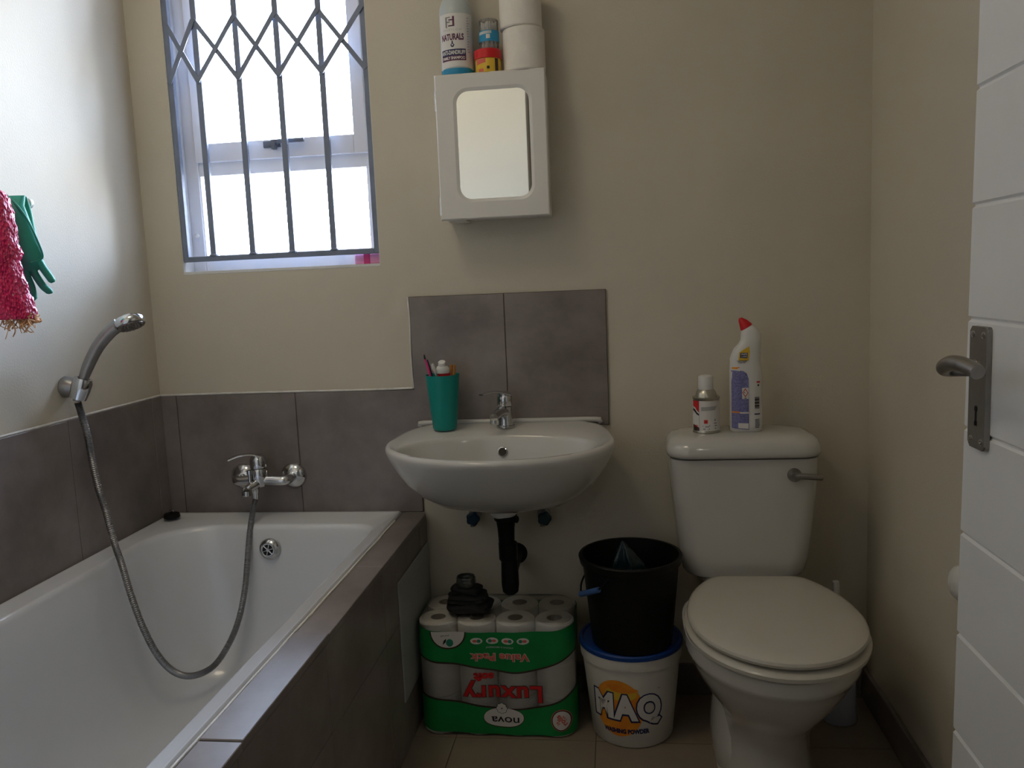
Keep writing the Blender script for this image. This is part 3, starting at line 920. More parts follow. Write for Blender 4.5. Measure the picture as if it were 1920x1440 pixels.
# shower hose, ribbed, hanging from the bracket to the mixer
t0_pts = [(-.998, 2.117, .586), (-1.001, 2.098, .555), (-1.004, 2.072, .495), (-1.004, 2.045, .425), (-1.005, 2.02, .36), (-1.014, 1.995, .295), (-1.030, 1.970, .243), (-1.054, 1.935, .198), (-1.076, 1.905, .184), (-1.100, 1.870, .190),
          (-1.122, 1.840, .217), (-1.140, 1.810, .272), (-1.158, 1.790, .350), (-1.178, 1.785, .434), (-1.195, 1.785, .516), (-1.206, 1.782, .570), (-1.218, 1.780, .648), (-1.229, 1.778, .703), (-1.238, 1.777, .779), (-1.242, 1.778, .828), (-1.250, 1.776, .880), (-1.2565, 1.7755, .912)]
bm = NB()
pts, rr = spline([Vector(p) for p in t0_pts], [.0072] * len(t0_pts), 34)
rr = [.0086 if k % 2 == 0 else .0072 for k in range(len(pts))]
tube(bm, pts, rr, 12)
hz = finish('shower_hose', bm, M['hose'], loc=t0_pts[0])
tag(hz, 'ribbed chrome shower hose looping down inside the bathtub', 'shower hose')

# bracket and handset on the left wall
t = thing('shower_bracket', 'chrome shower holder fixed to the left wall', 'shower holder', (XL, 1.79, .948))
bm = NB()
lathe(bm, [(0, 0), (.024, 0), (.026, .003), (.024, .016), (.018, .026), (.014, .034)], (XL, 1.795, .948), (1, 0, -.05), 28)
finish('wall_flange', bm, M['satin'], t)
HB = Vector((-1.246, 1.778, .948)); HD = Vector((.34, .10, .93)).normalized()
bm = NB()
lathe(bm, [(.0125, -.030), (.019, -.028), (.022, -.006), (.0225, .012), (.020, .022), (.0135, .022)], HB, HD, 28)
finish('cradle', bm, M['chrome'], t)
t = thing('shower_handset', 'chrome handheld shower head resting in the wall holder', 'shower head', HB)
bm = NB()
hp = [HB - HD * .034, HB, HB + HD * .026, Vector((-1.226, 1.786, 1.000)), Vector((-1.205, 1.795, 1.040)), Vector((-1.180, 1.806, 1.072)), Vector((-1.158, 1.814, 1.090))]
tube(bm, hp, [.0095, .0108, .0115, .0135, .0145, .0155, .016], 20, smooth_n=5)
finish('handle', bm, M['satin'], t)
hn = Vector((.36, -.16, -.92)).normalized()
hc = Vector((-1.136, 1.822, 1.094))
bm = NB(); lathe(bm, [(0, -.018), (.014, -.017), (.028, -.012), (.0345, -.004), (.0355, .006), (.033, .010), (0, .010)], hc, hn, 36); finish('head', bm, M['chrome'], t)
bm = NB(); lathe(bm, [(0, .0105), (.031, .0105), (.031, .012), (0, .012)], hc, hn, 36)
u, v = frame_for(hn)
for rr_, nn in ((.008, 6), (.017, 12), (.026, 18)):
    for k in range(nn):
        a = 2 * pi * k / nn
        p = hc + hn * .0115 + (u * cos(a) + v * sin(a)) * rr_
        tube(bm, [p, p + hn * .003], [.0016, .001], 6)
finish('spray_face', bm, M['satin'], t)

# white access panel on the bath apron
bm = NB(); box(bm, -.5388, -.5345, 1.862, 2.186, .134, .440, .0012, 1)
o = finish('access_panel', bm, mat('pale_panel', (0.40, 0.42, 0.40), 0.35, var=.04), loc=(-.537, 2.02, .134), smooth=False)
tag(o, 'pale rectangular access panel on the tiled bath side', 'access panel')

# ------------------------------------------------------------------ basin
SC = (-.292, 0)
def basin_ring(hw, yfront, yback, z, p=2.3, flat=.245, zt=0.0):
    """closed outline: front superellipse, straight back. n points"""
    pts = []
    n = 64
    yc = min(yback - .001, 1.985)
    for k in range(n):
        a = 2 * pi * k / n
        c, s = cos(a), sin(a)
        x = hw * (abs(c) ** (2 / p)) * (1 if c >= 0 else -1)
        if s < 0:
            y = yc - (yc - yfront) * (abs(s) ** (2 / 2.0))
            x = hw * (abs(c) ** (2 / 2.15)) * (1 if c >= 0 else -1)
        else:
            y = yc + (yback - yc) * (abs(s) ** (2 / 5.0))
            x = hw * (abs(c) ** (2 / 5.5)) * (1 if c >= 0 else -1)
            x *= 1 - (1 - flat / .285) * min(1, (y - yc) / max(yback - yc, 1e-4)) ** 1.3
        pts.append(Vector((SC[0] + x, y, z + zt * (y - 1.98))))
    return pts
t = thing('wash_basin', 'white wall-hung ceramic wash basin with half-round bowl', 'basin', (-.292, YB, .58))
bm = NB()
YBk = YB - .0095
R = basin_ring
rings = [
    [Vector((SC[0] + .040 * cos(2 * pi * k / 64), 2.035 + .040 * sin(2 * pi * k / 64), .578)) for k in range(64)],
    [Vector((SC[0] + .085 * cos(2 * pi * k / 64), 2.035 + .075 * sin(2 * pi * k / 64), .583)) for k in range(64)],
    R(.155, 1.915, YBk, .602), R(.205, 1.865, YBk, .632), R(.243, 1.828, YBk, .668), R(.268, 1.800, YBk, .706), R(.281, 1.782, YBk, .735, zt=.02), R(.2855, 1.775, YBk, .752, zt=.04),
    R(.284, 1.776, YBk, .7605, zt=.05), R(.279, 1.782, YBk - .002, .7645, zt=.05), R(.272, 1.790, YBk - .004, .7645, zt=.045)]
def inner_ring(hw, y0, y1, z, sl=.05, p=2.15):
    out = []
    cy = (y0 + y1) / 2; hy = (y1 - y0) / 2
    for k in range(64):
        a = 2 * pi * k / 64; c, s = cos(a), sin(a)
        x = hw * abs(c) ** (2 / p) * (1 if c >= 0 else -1)
        y = cy + hy * abs(s) ** (2 / p) * (1 if s >= 0 else -1)
        out.append(Vector((SC[0] + x, y, z + sl * (y - 1.98))))
    return out
rings += [inner_ring(.246, 1.801, 2.050, .7625), inner_ring(.238, 1.806, 2.046, .7585), inner_ring(.232, 1.812, 2.042, .750), inner_ring(.215, 1.828, 2.034, .712), inner_ring(.180, 1.855, 2.025, .668), inner_ring(.120, 1.895, 2.010, .635, 0), inner_ring(.05, 1.93, 1.99, .622, 0), inner_ring(.02, 1.945, 1.975, .620, 0)]
loft(bm, rings, True, True, True)
finish('bowl', bm, M['ceramic'], t, angle=60)
# raised back edge
bm = NB()
tube(bm, [(-.535, YBk - .004, .770), (-.530, YBk - .007, .776), (-.40, YBk - .007, .777), (-.292, YBk - .007, .777), (-.18, YBk - .007, .777), (-.056, YBk - .007, .777), (-.050, YBk - .004, .770)], .0075, 12, smooth_n=4)
finish('back_lip', bm, M['ceramic'], t)
od = Vector((-.2915, 2.0335, .724)); odn = Vector((0, -1, .22)).normalized()
bm = NB(); lathe(bm, [(.0125, 0), (.0125, .0028), (.0105, .0032), (.0100, .001), (0, .001)], od, odn, 26); ovo = finish('overflow', bm, M['chrome'], t)
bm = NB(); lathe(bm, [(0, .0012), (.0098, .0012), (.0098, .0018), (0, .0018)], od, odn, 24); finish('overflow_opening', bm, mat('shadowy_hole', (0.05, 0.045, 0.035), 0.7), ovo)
bm = NB(); lathe(bm, [(0, 0), (.004, .0), (.004, .003), (0, .004)], (-.046, 2.186, .779), (0, -.3, 1), 12)
finish('fixing_bolt', bm, M['satin'], t)
bm = NB(); lathe(bm, [(.019, .0), (.019, .004), (.012, .003), (0, .001)], (-.292, 1.96, .6205), seg=24); finish('waste', bm, M['chrome'], t)

# basin mixer tap
t = thing('basin_tap', 'chrome single-lever mixer tap on the basin deck', 'tap', (-.293, 2.128, .768))
TX, TY, TZ = -.293, 2.125, .7705
bm = NB()
lathe(bm, [(0, 0), (.0245, 0), (.0250, .002), (.0245, .006), (.021, .008), (.0205, .012), (.0195, .030), (.0185, .045), (.0190, .056), (.0, .056)], (TX, TY, TZ), seg=32)
finish('body', bm, M['chrome'], t)
bm = NB()
tube(bm, [(TX, TY, TZ + .040), (TX - .006, TY - .025, TZ + .046), (TX - .012, TY - .055, TZ + .046), (TX - .018, TY - .085, TZ + .040)], [.016, .014, .0125, .0115], 18, smooth_n=4)
lathe(bm, [(0, 0), (.0115, 0), (.0115, -.010), (.009, -.011), (0, -.011)], (TX - .017, TY - .080, TZ + .034), seg=18)
finish('spout', bm, M['chrome'], t)
bm = NB()
lathe(bm, [(.0185, .058), (.020, .060), (.0200, .080), (.017, .090), (.010, .095), (0, .097)], (TX, TY, TZ), seg=30)
tube(bm, [(TX + .004, TY, TZ + .088), (TX - .014, TY - .018, TZ + .096), (TX - .034, TY - .040, TZ + .099), (TX - .052, TY - .062, TZ + .096)], [.015, .011, .008, .006], 16, flat=(1.5, .40), smooth_n=4)
finish('lever', bm, M['chrome'], t)

# cup with brushes
CCX, CCY, CCZ = -.452, 2.105, .7720
t = thing('tumbler', 'teal plastic tumbler standing on the left of the basin', 'cup', (CCX, CCY, CCZ))
bm = NB()
H = .146
lathe(bm, [(0, 0), (.027, 0), (.0305, .003), (.0318, .008), (.0448, H - .002), (.0452, H), (.0435, H), (.0430, H - .003), (.030, .010), (.027, .004), (0, .004)], (CCX, CCY, CCZ), seg=48)
# slight dimples
for v in bm.verts:
    zz = v.co.z - CCZ
    if .01 < zz < H - .01:
        pass
finish('cup_body', bm, M['teal'], t)
def stick(name, label, cat, pts, rs, m, group=None, flat=None, extra=None):
    bm = NB(); tube(bm, pts, rs, 12, flat=flat, smooth_n=3)
    if extra:
        tt = thing(name, label, cat, pts[0], group)
        finish(extra[0], bm, m, tt)
        for nm, fnb, mm in extra[1]:
            b = NB(); fnb(b); finish(nm, b, mm, tt)
        return tt
    o = finish(name, bm, m, loc=pts[0]); tag(o, label, cat, group); return o
zt_ = CCZ + H
stick('toothbrush', 'pink toothbrush with dark tip leaning left in the teal tumbler', 'toothbrush',
      [(CCX - .006, CCY - .010, CCZ + .008), (CCX - .026, CCY - .014, zt_ - .02), (CCX - .032, CCY - .015, zt_ + .012), (CCX - .0405, CCY - .016, zt_ + .043)], [.003, .0035, .0045, .003], M['pink'], flat=(1.1, .7),
      extra=('handle', [('tip', lambda b: tube(b, [(CCX - .040, CCY - .016, zt_ + .041), (CCX - .0415, CCY - .016, zt_ + .050), (CCX - .0420, CCY - .016, zt_ + .055)], [.0028, .0022, .001], 10), M['ink'])]))
stick('comb', 'thin black stick beside the pink toothbrush in the tumbler', 'stick', [(CCX + .001, CCY - .012, CCZ + .008), (CCX - .026, CCY - .0085, zt_ + .0), (CCX - .037, CCY - .006, zt_ + .040)], [.002, .002, .0018], M['ink'])
stick('spatula', 'white flat-headed plastic stick in the middle of the tumbler', 'spatula', [(CCX - .008, CCY + .006, CCZ + .008), (CCX - .012, CCY - .006, zt_ - .02), (CCX - .015, CCY - .012, zt_ + .004), (CCX - .019, CCY - .014, zt_ + .018), (CCX - .022, CCY - .015, zt_ + .030)], [.0035, .0035, .0060, .0085, .0050], M['white_p'], flat=(1.2, .5))
# toothpaste tube standing cap up
t = thing('toothpaste_tube', 'toothpaste tube with white cap and red label sticking out of tumbler', 'toothpaste', (CCX + .004, CCY, CCZ + .008))
bm = NB()
def ell(cx, cy, z, a, b, n=24): return [Vector((cx + a * cos(2 * pi * k / n), cy + b * sin(2 * pi * k / n), z)) for k in range(n)]
loft(bm, [ell(CCX + .002, CCY + .002, CCZ + .01, .022, .003), ell(CCX + .004, CCY + .001, CCZ + .06, .020, .010), ell(CCX + .005, CCY - .002, zt_ + .006, .0165, .0155)])
finish('tube_body', bm, M['red_p'], t)
bm = NB(); loft(bm, [ell(CCX + .003, CCY - .004, zt_ + .004, .0178, .0162), ell(CCX + .003, CCY - .006, zt_ + .015, .0182, .0165), ell(CCX + .003, CCY - .008, zt_ + .022, .014, .013), ell(CCX + .003, CCY - .009, zt_ + .025, .009, .009)]); finish('shoulder', bm, M['white_p'], t)
bm = NB(); lathe(bm, [(0, 0), (.0105, 0), (.0098, .013), (.0085, .0145), (0, .0145)], (CCX + .003, CCY - .009, zt_ + .022), (.05, -.55, 1), 24); finish('cap', bm, M['white_p'], t)
for i, (dx, lab) in enumerate(((.025, 'orange wooden brush handle at right in tumbler, nearer the tube'), (.0335, 'orange wooden brush handle at the far right rim of tumbler'))):
    bm = NB(); tube(bm, [(CCX + .008 + i * .006, CCY + .004, CCZ + .008), (CCX + dx - .003, CCY + .004, zt_), (CCX + dx - .001, CCY + .004, zt_ + .024)], [.003, .0056, .0054], 12, flat=(1.0, .7), smooth_n=3)
    o = finish('wooden_toothbrush', bm, M['bamboo'], loc=(CCX + dx, CCY, CCZ + .01)); tag(o, lab, 'toothbrush', 'orange handles in the tumbler')

# trap under the basin
t = thing('basin_trap', 'black plastic waste trap hanging under the basin', 'drain pipe', (-.292, 2.06, .345))
PX, PY = -.293, 2.045
bm = NB(); lathe(bm, [(0, .578), (.036, .578), (.036, .570), (.034, .560), (.028, .553), (0, .553)], (PX - .004, PY, 0), seg=32); finish('collar', bm, M['white_p'], t, label='white collar')
bm = NB()
lathe(bm, [(0, .556), (.030, .556), (.030, .545), (.025, .540), (.022, .520), (.0205, .480)], (PX, PY, 0), seg=28)
lathe(bm, [(.0205, .484), (.0245, .482), (.0245, .440), (.0215, .436)], (PX + .003, PY, 0), seg=28)
lathe(bm, [(.0215, .440), (.0225, .40), (.0230, .372), (.0205, .352), (.012, .344), (0, .342)], (PX + .005, PY, 0), seg=28)
tube(bm, [(PX + .005, PY, .395), (PX + .005, PY + .06, .400), (PX + .005, YB, .402)], .018, 20)
lathe(bm, [(.006, -.004), (.009, -.004), (.009, .006), (0, .006)], (PX + .026, PY - .01, .547), (1, -.5, 0), 14)
lathe(bm, [(.018, 0), (.030, 0), (.030, .004), (.018, .004)], (PX + .005, YB - .004, .402), (0, 1, 0), 24)
finish('trap_pipe', bm, M['black'], t)
for x, m_, lb_ in ((-.400, M['valveb'], 'blue-handled stop valve on the wall left of the basin trap'), (-.208, M['valve'], 'teal-handled stop valve on the wall right of the basin trap')):
    t = thing('stop_valve', lb_, 'valve', (x, YB, .515), 'stop valves under the basin')
    bm = NB(); lathe(bm, [(0, 0), (.018, 0), (.017, .004), (.009, .006), (.009, .04), (0, .04)], (x, YB, .515), (0, -1, 0), 20)
    lathe(bm, [(.008, -.012), (.008, .02), (.005, .022), (.005, .060)], (x, YB - .035, .515), (0, 0, 1), 16)
    lathe(bm, [(0, -.028), (.0065, -.026), (.0065, -.012), (.008, -.010)], (x - .002, YB - .035, .515), (0, 0, 1), 16)
    finish('valve_body', bm, M['satin'], t)
    bm = NB()
    n = 40
    prof = [(.018 + .0015 * cos(5 * 2 * pi * k / n)) for k in range(n)]
    rings = []
    for d_, s_ in ((0, .85), (.003, 1.0), (.012, 1.0), (.016, .75)):
        rings.append([Vector((x + (.006 if x > -.3 else .003) + prof[k] * s_ * cos(2 * pi * k / n), YB - .046 - d_, .516 + prof[k] * s_ * sin(2 * pi * k / n))) for k in range(n)])
    loft(bm, rings); finish('handwheel', bm, m_, t)
    bm = NB(); tube(bm, [(x, YB - .035, .575), (x + (.02 if x < -.3 else -.02), YB - .045, .60), (PX + (.02 if x > -.3 else -.02), YB - .06, .66)], .005, 10, smooth_n=4); finish('supply_pipe', bm, M['hose'], t)

# ------------------------------------------------------------------ toilet
t = thing('toilet', 'white close-coupled toilet with closed lid', 'toilet', (.31, 1.95, 0))
TC = .313
def D(hw, y0, y1, z, p=2.0, pb=3.0, yc=None, n=56, cx=None):
    out = []
    cx = TC + .006 if cx is None else cx
    yc = yc if yc is not None else y0 + (y1 - y0) * .52
    for k in range(n):
        a = 2 * pi * k / n; c, s = cos(a), sin(a)
        e = p if s < 0 else pb
        x = hw * abs(c) ** (2 / e) * (1 if c >= 0 else -1)
        y = yc + ((yc - y0) if s < 0 else (y1 - yc)) * abs(s) ** (2 / e) * (1 if s >= 0 else -1)
        out.append(Vector((cx + x, y, z)))
    return out
bm = NB()
loft(bm, [D(.108, 1.690, 2.08, .0, 3, 4), D(.105, 1.692, 2.08, .012, 3, 4), D(.097, 1.700, 2.08, .05, 2.6, 4), D(.094, 1.695, 2.08, .11, 2.4, 3.5), D(.099, 1.675, 2.08, .16, 2.2, 3), D(.116, 1.640, 2.08, .20, 2.1, 3),
          D(.141, 1.600, 2.06, .24, 2.0, 2.8), D(.161, 1.568, 2.04, .28, 2.0, 2.6), D(.174, 1.545, 2.02, .315, 2.0, 2.5), D(.179, 1.537, 2.02, .330), D(.183, 1.531, 2.02, .336), D(.1845, 1.529, 2.02, .345), D(.1845, 1.529, 2.02, .370), D(.180, 1.534, 2.015, .374)])
finish('pan', bm, M['ceramic'], t, angle=35)
bm = NB()   # platform carrying the cistern and the side bulges of the trapway
box(bm, TC - .105, TC + .105, 1.97, 2.185, .335, .398, .02, 4)
lathe(bm, [(0, 0), (.045, .0), (.052, .02), (.054, .08), (.046, .16), (.03, .24), (0, .27)], (TC - .062, 1.90, 0.0), (0, 0, 1), 24, sx=.9, sy=2.4)
lathe(bm, [(0, 0), (.045, .0), (.052, .02), (.054, .08), (.046, .16), (.03, .24), (0, .27)], (TC + .062, 1.90, 0.0), (0, 0, 1), 24, sx=.9, sy=2.4)
finish('pedestal_back', bm, M['ceramic'], t, angle=50)
SCX = TC + .012
bm = NB()   # seat ring
loft(bm, [D(.184, 1.524, 1.975, .3745, 2, 2.6, cx=SCX), D(.1895, 1.518, 1.98, .378, 2, 2.6, cx=SCX), D(.1905, 1.517, 1.98, .386, 2, 2.6, cx=SCX), D(.188, 1.520, 1.98, .3895, 2, 2.6, cx=SCX), D(.181, 1.528, 1.97, .3925, 2, 2.6, cx=SCX)])
finish('seat', bm, M['seat'], t, angle=40)
bm = NB()   # lid, cut straight at the hinge
def lidring(hw, y0, y1, z):
    r = D(hw, y0, y1 + .05, z, 2.0, 2.0, yc=1.755, cx=SCX)
    return [Vector((p.x, min(p.y, y1), p.z)) for p in r]
loft(bm, [lidring(.174, 1.538, 1.985, .3985), lidring(.1825, 1.528, 1.987, .4005), lidring(.185, 1.525, 1.987, .407), lidring(.183, 1.527, 1.986, .4125), lidring(.177, 1.534, 1.984, .4160), lidring(.165, 1.549, 1.980, .4185), lidring(.150, 1.567, 1.972, .4195), lidring(.10, 1.63, 1.93, .4195)])
finish('lid', bm, M['seat'], t, angle=40)
for s in (-1, 1):
    bm = NB(); tube(bm, [(SCX + s * .075 - .016, 1.988, .402), (SCX + s * .075 + .016, 1.988, .402)], .0085, 16); finish('hinge', bm, M['seat'], t)
# cistern
def RR(hw, y0, y1, z, r, cx=.305): return [Vector((x, y, z)) for x, y in rrect(cx - hw, cx + hw, y0, y1, r, 8)]
bm = NB()
loft(bm, [RR(.120, 2.030, 2.178, .398, .05), RR(.143, 2.014, 2.180, .402, .055), RR(.150, 2.010, 2.182, .412, .055), RR(.157, 2.006, 2.184, .45, .05), RR(.168, 2.004, 2.186, .55, .048), RR(.176, 2.004, 2.188, .65, .045), RR(.178, 2.004, 2.188, .700, .045)])
finish('cistern', bm, M['ceramic'], t, angle=40)
bm = NB()
loft(bm, [RR(.165, 2.018, 2.180, .699, .045), RR(.170, 2.012, 2.183, .7045, .048), RR(.182, 1.998, 2.19, .7045, .055), RR(.1850, 1.993, 2.193, .708, .058), RR(.186, 1.992, 2.193, .717, .06), RR(.184, 1.994, 2.193, .729, .06), RR(.178, 2.001, 2.190, .742, .06), RR(.168, 2.013, 2.185, .750, .06), RR(.150, 2.03, 2.175, .7545, .055), RR(.11, 2.06, 2.15, .757, .04)])
finish('cistern_lid', bm, M['ceramic'], t, angle=50)
bm = NB()
lathe(bm, [(0, 0), (.017, 0), (.0165, .006), (.012, .014), (.010, .020), (0, .021)], (.418, 2.006, .662), (0, -1, 0), 26)
tube(bm, [(.418, 1.992, .662), (.440, 1.990, .661), (.462, 1.991, .659), (.480, 1.994, .657)], [.0075, .0072, .0075, .007], 14, smooth_n=4)
finish('flush_lever', bm, M['satin'], t)

# ------------------------------------------------------------------ on the cistern
CT = .7555
# aerosol tin
t = thing('aerosol_tin', 'short aerosol tin with white cap on the cistern lid', 'spray can', (.221, 2.085, CT))
ac = (.221, 2.085); z0 = CT
bm = NB(); lathe(bm, [(0, 0), (.032, 0), (.0335, .002), (.0335, .005), (.0325, .0065), (.0325, .085), (.0338, .087), (.0338, .090), (.0320, .0915), (.0280, .088), (.0265, .094), (.0235, .104), (.018, .110), (0, .111)], (*ac, z0), seg=44); finish('can_body', bm, M['tin'], t)
bm = NB(); lathe(bm, [(0, .108), (.0185, .108), (.0185, .138), (.0175, .142), (.012, .144), (0, .1445)], (*ac, z0), seg=32); finish('cap', bm, M['white_p'], t)
fn = cyl_map(*ac, .0325, .0325, 0, 1, ang0=-pi / 2)
decal('label', poly2d([(-.055, z0 + .008), (.055, z0 + .008), (.055, z0 + .083), (-.055, z0 + .083)]), fn, M['label'], t, .004, .0005)
decal('label_print', poly2d([(-.045, z0 + .083), (-.0215, z0 + .083), (-.0215, z0 + .054), (-.028, z0 + .059), (-.034, z0 + .066), (-.045, z0 + .069)]), fn, M['redink'], t, .004, .0009)
decal('label_print', poly2d([(-.045, z0 + .064), (-.034, z0 + .061), (-.028, z0 + .054), (-.0215, z0 + .050), (-.0215, z0 + .046), (-.029, z0 + .049), (-.036, z0 + .055), (-.045, z0 + .058)]), fn, M['ink'], t, .004, .0009)
decal('label_print', poly2d([(-.045, z0 + .008), (-.0215, z0 + .008), (-.0215, z0 + .016), (-.030, z0 + .020), (-.045, z0 + .024)]), fn, M['darkbrown'], t, .004, .0009)
decal('lettering', move2d(text2d('PRO', .007, .0003, .010), -.030, z0 + .020), fn, M['redink'], t, .004, .0012)
decal('label_print', poly2d([(-.0218, z0 + .008), (-.0212, z0 + .008), (-.0212, z0 + .083), (-.0218, z0 + .083)]), fn, M['greyink'], t, 0, .001)
decal('label_print', poly2d([(-.016, z0 + .058), (.020, z0 + .060), (.026, z0 + .070), (-.016, z0 + .068)]), fn, M['paleink'], t, .004, .0009)
decal('hazard_mark', poly2d([(-.0095, z0 + .0265), (.0005, z0 + .0265), (.0005, z0 + .0365), (-.0095, z0 + .0365)]), fn, M['salmon'], t, .004, .0009)
decal('hazard_mark', ell2d(-.0045, z0 + .0315, .0032, .0032, 16, 3), fn, M['redink'], t, .004, .0012)
sp = []
for (a, b, w) in ((-.013, .019, .002), (-.006, .018, .010), (.003, .021, .003), (-.012, .012, .006), (.002, .012, .003), (.016, .026, .009), (.018, .020, .007), (.018, .013, .005)):
    sp.append(poly2d([(a, z0 + b), (a + w, z0 + b), (a + w, z0 + b + .0022), (a, z0 + b + .0022)]))
sp.append(poly2d([(.017, z0 + .033), (.022, z0 + .033), (.0195, z0 + .040)]))
decal('small_print', merge2d(*sp), fn, M['greyink'], t, .004, .0009)

# toilet cleaner bottle
hx, hy = .318, 2.085
z0 = CT
t = thing('toilet_cleaner', 'tall white toilet cleaner bottle with red angled cap on cistern', 'bottle', (hx, hy, z0))
def oring(xa, za, xb, zb, dep, n=96, p=2.8):
    a, b = Vector((xa, hy, za)), Vector((xb, hy, zb))
    c = (a + b) / 2; h = (b - a) / 2
    out = []
    for k in range(n):
        th = 2 * pi * k / n
        cc, ss = cos(th), sin(th)
        out.append(c + h * (abs(cc) ** (2 / p) * (1 if cc >= 0 else -1)) + Vector((0, dep, 0)) * (abs(ss) ** (2 / p) * (1 if ss >= 0 else -1)))
    return out
Z = z0 + .0002
bm = NB()
loft(bm, [oring(.284, Z, .352, Z, .018), oring(.2795, Z + .004, .3565, Z + .004, .022), oring(.2790, Z + .02, .3570, Z + .02, .0235), oring(.2790, Z + .15, .3570, Z + .15, .0235), oring(.2795, Z + .162, .3560, Z + .160, .0230), oring(.2805, Z + .175, .3525, Z + .172, .0215),
          oring(.2800, Z + .183, .3530, Z + .183, .0215), oring(.2835, Z + .194, .3540, Z + .194, .0215), oring(.2900, Z + .208, .3550, Z + .208, .021, p=2.4), oring(.3010, Z + .220, .3560, Z + .220, .0205, p=2.3), oring(.3065, Z + .230, .3560, Z + .232, .0195, p=2.2), oring(.3070, Z + .240, .3540, Z + .246, .018, p=2.1),
          oring(.3072, Z + .247, .3460, Z + .2575, .0165, p=2), oring(.3076, Z + .252, .3370, Z + .266, .0150, p=2), oring(.3080, Z + .253, .3350, Z + .2675, .0135, p=2)])
finish('bottle_body', bm, M['white_p'], t, angle=60)
bm = NB()
loft(bm, [oring(.3072, Z + .2515, .3345, Z + .268, .0145, p=2), oring(.3055, Z + .258, .3285, Z + .2735, .0135, p=2), oring(.3035, Z + .268, .3215, Z + .2790, .0108, p=2), oring(.3015, Z + .277, .3150, Z + .2820, .0078, p=2), oring(.3025, Z + .282, .3100, Z + .2845, .0045, p=2)])
finish('cap', bm, M['red_p'], t, angle=60)
def hf(u, v, d):   # front face of the bottle
    x = u; cxm_ = .318; h = .0385
    q = min(abs((x - cxm_) / h), .999)
    zz = v - Z
    dep = .0235 if zz < .155 else .0214
    y = hy - dep * (1 - q ** 2.8) ** (1 / 2.8) - d - .0006 * q
    return (x, y, v)
lab = [(.2795, Z + .018), (.3200, Z + .006), (.3215, Z + .006), (.3215, Z + .135), (.317, Z + .150), (.309, Z + .158), (.300, Z + .161), (.2795, Z + .161)]
decal('label', poly2d([(.2815, Z + .012), (.3215, Z + .008), (.3215, Z + .135), (.317, Z + .148), (.309, Z + .154), (.300, Z + .156), (.2815, Z + .156)]), hf, M['lilac'], t, .0008, .0011)
decal('label_print', poly2d([(.2830, Z + .1590), (.301, Z + .1590), (.301, Z + .1640), (.2830, Z + .1640)]), hf, M['orange'], t, .0008, .0012)
decal('label_print', poly2d([(.2815, Z + .0505), (.300, Z + .0505), (.300, Z + .054), (.2815, Z + .054)]), hf, M['orange'], t, .0008, .0015)
decal('label_print', poly2d([(.300, Z + .0485), (.3215, Z + .0485), (.3215, Z + .0525), (.300, Z + .0525)]), hf, M['label'], t, .003, .0016)
decal('label_print', poly2d([(.296, Z + .0125), (.3205, Z + .010), (.3205, Z + .024), (.296, Z + .025)]), hf, M['label'], t, .003, .0016)
decal('hazard_mark', poly2d([(.3055, Z + .085), (.3210, Z + .085), (.3210, Z + .113), (.3055, Z + .113)]), hf, M['label'], t, .003, .0016)
decal('hazard_mark', poly2d([(.3132, Z + .0895), (.3205, Z + .1005), (.3132, Z + .1115), (.3060, Z + .1005)]), hf, M['redink'], t, .003, .0020)
decal('hazard_mark', poly2d([(.3132, Z + .0925), (.3186, Z + .1005), (.3132, Z + .1085), (.3079, Z + .1005)]), hf, M['label'], t, .003, .0024)
decal('hazard_mark', merge2d(poly2d([(.310, Z + .100), (.3125, Z + .100), (.3125, Z + .102), (.310, Z + .102)]), poly2d([(.3105, Z + .0865), (.3160, Z + .0865), (.3160, Z + .0880), (.3105, Z + .0880)])), hf, M['ink'], t, .003, .0028)
decal('label_print', poly2d([(.298, Z + .180), (.322, Z + .180), (.325, Z + .200), (.3235, Z + .214), (.312, Z + .208), (.300, Z + .200)]), hf, M['yellow'], t, .003, .0008)
decal('label_print', poly2d([(.3020, Z + .1865), (.3190, Z + .1855), (.3200, Z + .1990), (.3025, Z + .1990)]), hf, M['navy'], t, .003, .0013)
decal('lettering', merge2d(move2d(text2d('WHITE', .0065, .0002, .0145), .3110, Z + .1952), move2d(text2d('& SHINE', .0050, .0001, .0135), .3112, Z + .1895)), hf, M['label'], t, .003, .0018)
decal('lettering', merge2d(move2d(text2d('TOILET CLEANER', .0035, .0001, .024), .3060, Z + .1785), move2d(text2d('& DESCALER', .0032, .0001, .018), .3060, Z + .1748)), hf, M['ink'], t, .003, .0013)
br = [poly2d([(.3360, Z + .060 + k * .0027), (.3475, Z + .060 + k * .0027), (.3475, Z + .0612 + k * .0027 + .0007 * (k % 3)), (.3360, Z + .0612 + k * .0027 + .0007 * (k % 3))]) for k in range(11)]
decal('barcode', merge2d(*br), hf, M['ink'], t, .003, .0006)
decal('small_print', merge2d(*[poly2d([(.3365, Z + .012 + k * .0026), (.3365 + random.uniform(.009, .013), Z + .012 + k * .0026), (.3475, Z + .0132 + k * .0026), (.3365, Z + .0132 + k * .0026)]) for k in range(9)]), hf, M['navy'], t, .003, .0006)
decal('small_print', poly2d([(.3350, Z + .045), (.3490, Z + .045), (.3490, Z + .048), (.3350, Z + .048)]), hf, M['navy'], t, .003, .0006)
decal('small_print', poly2d([(.3410, Z + .124), (.3490, Z + .124), (.3490, Z + .128), (.3410, Z + .128)]), hf, M['redink'], t, .003, .0006)
decal('small_print', ell2d(.3450, Z + .118, .0022, .0026, 14), hf, M['ink'], t, .003, .0006)

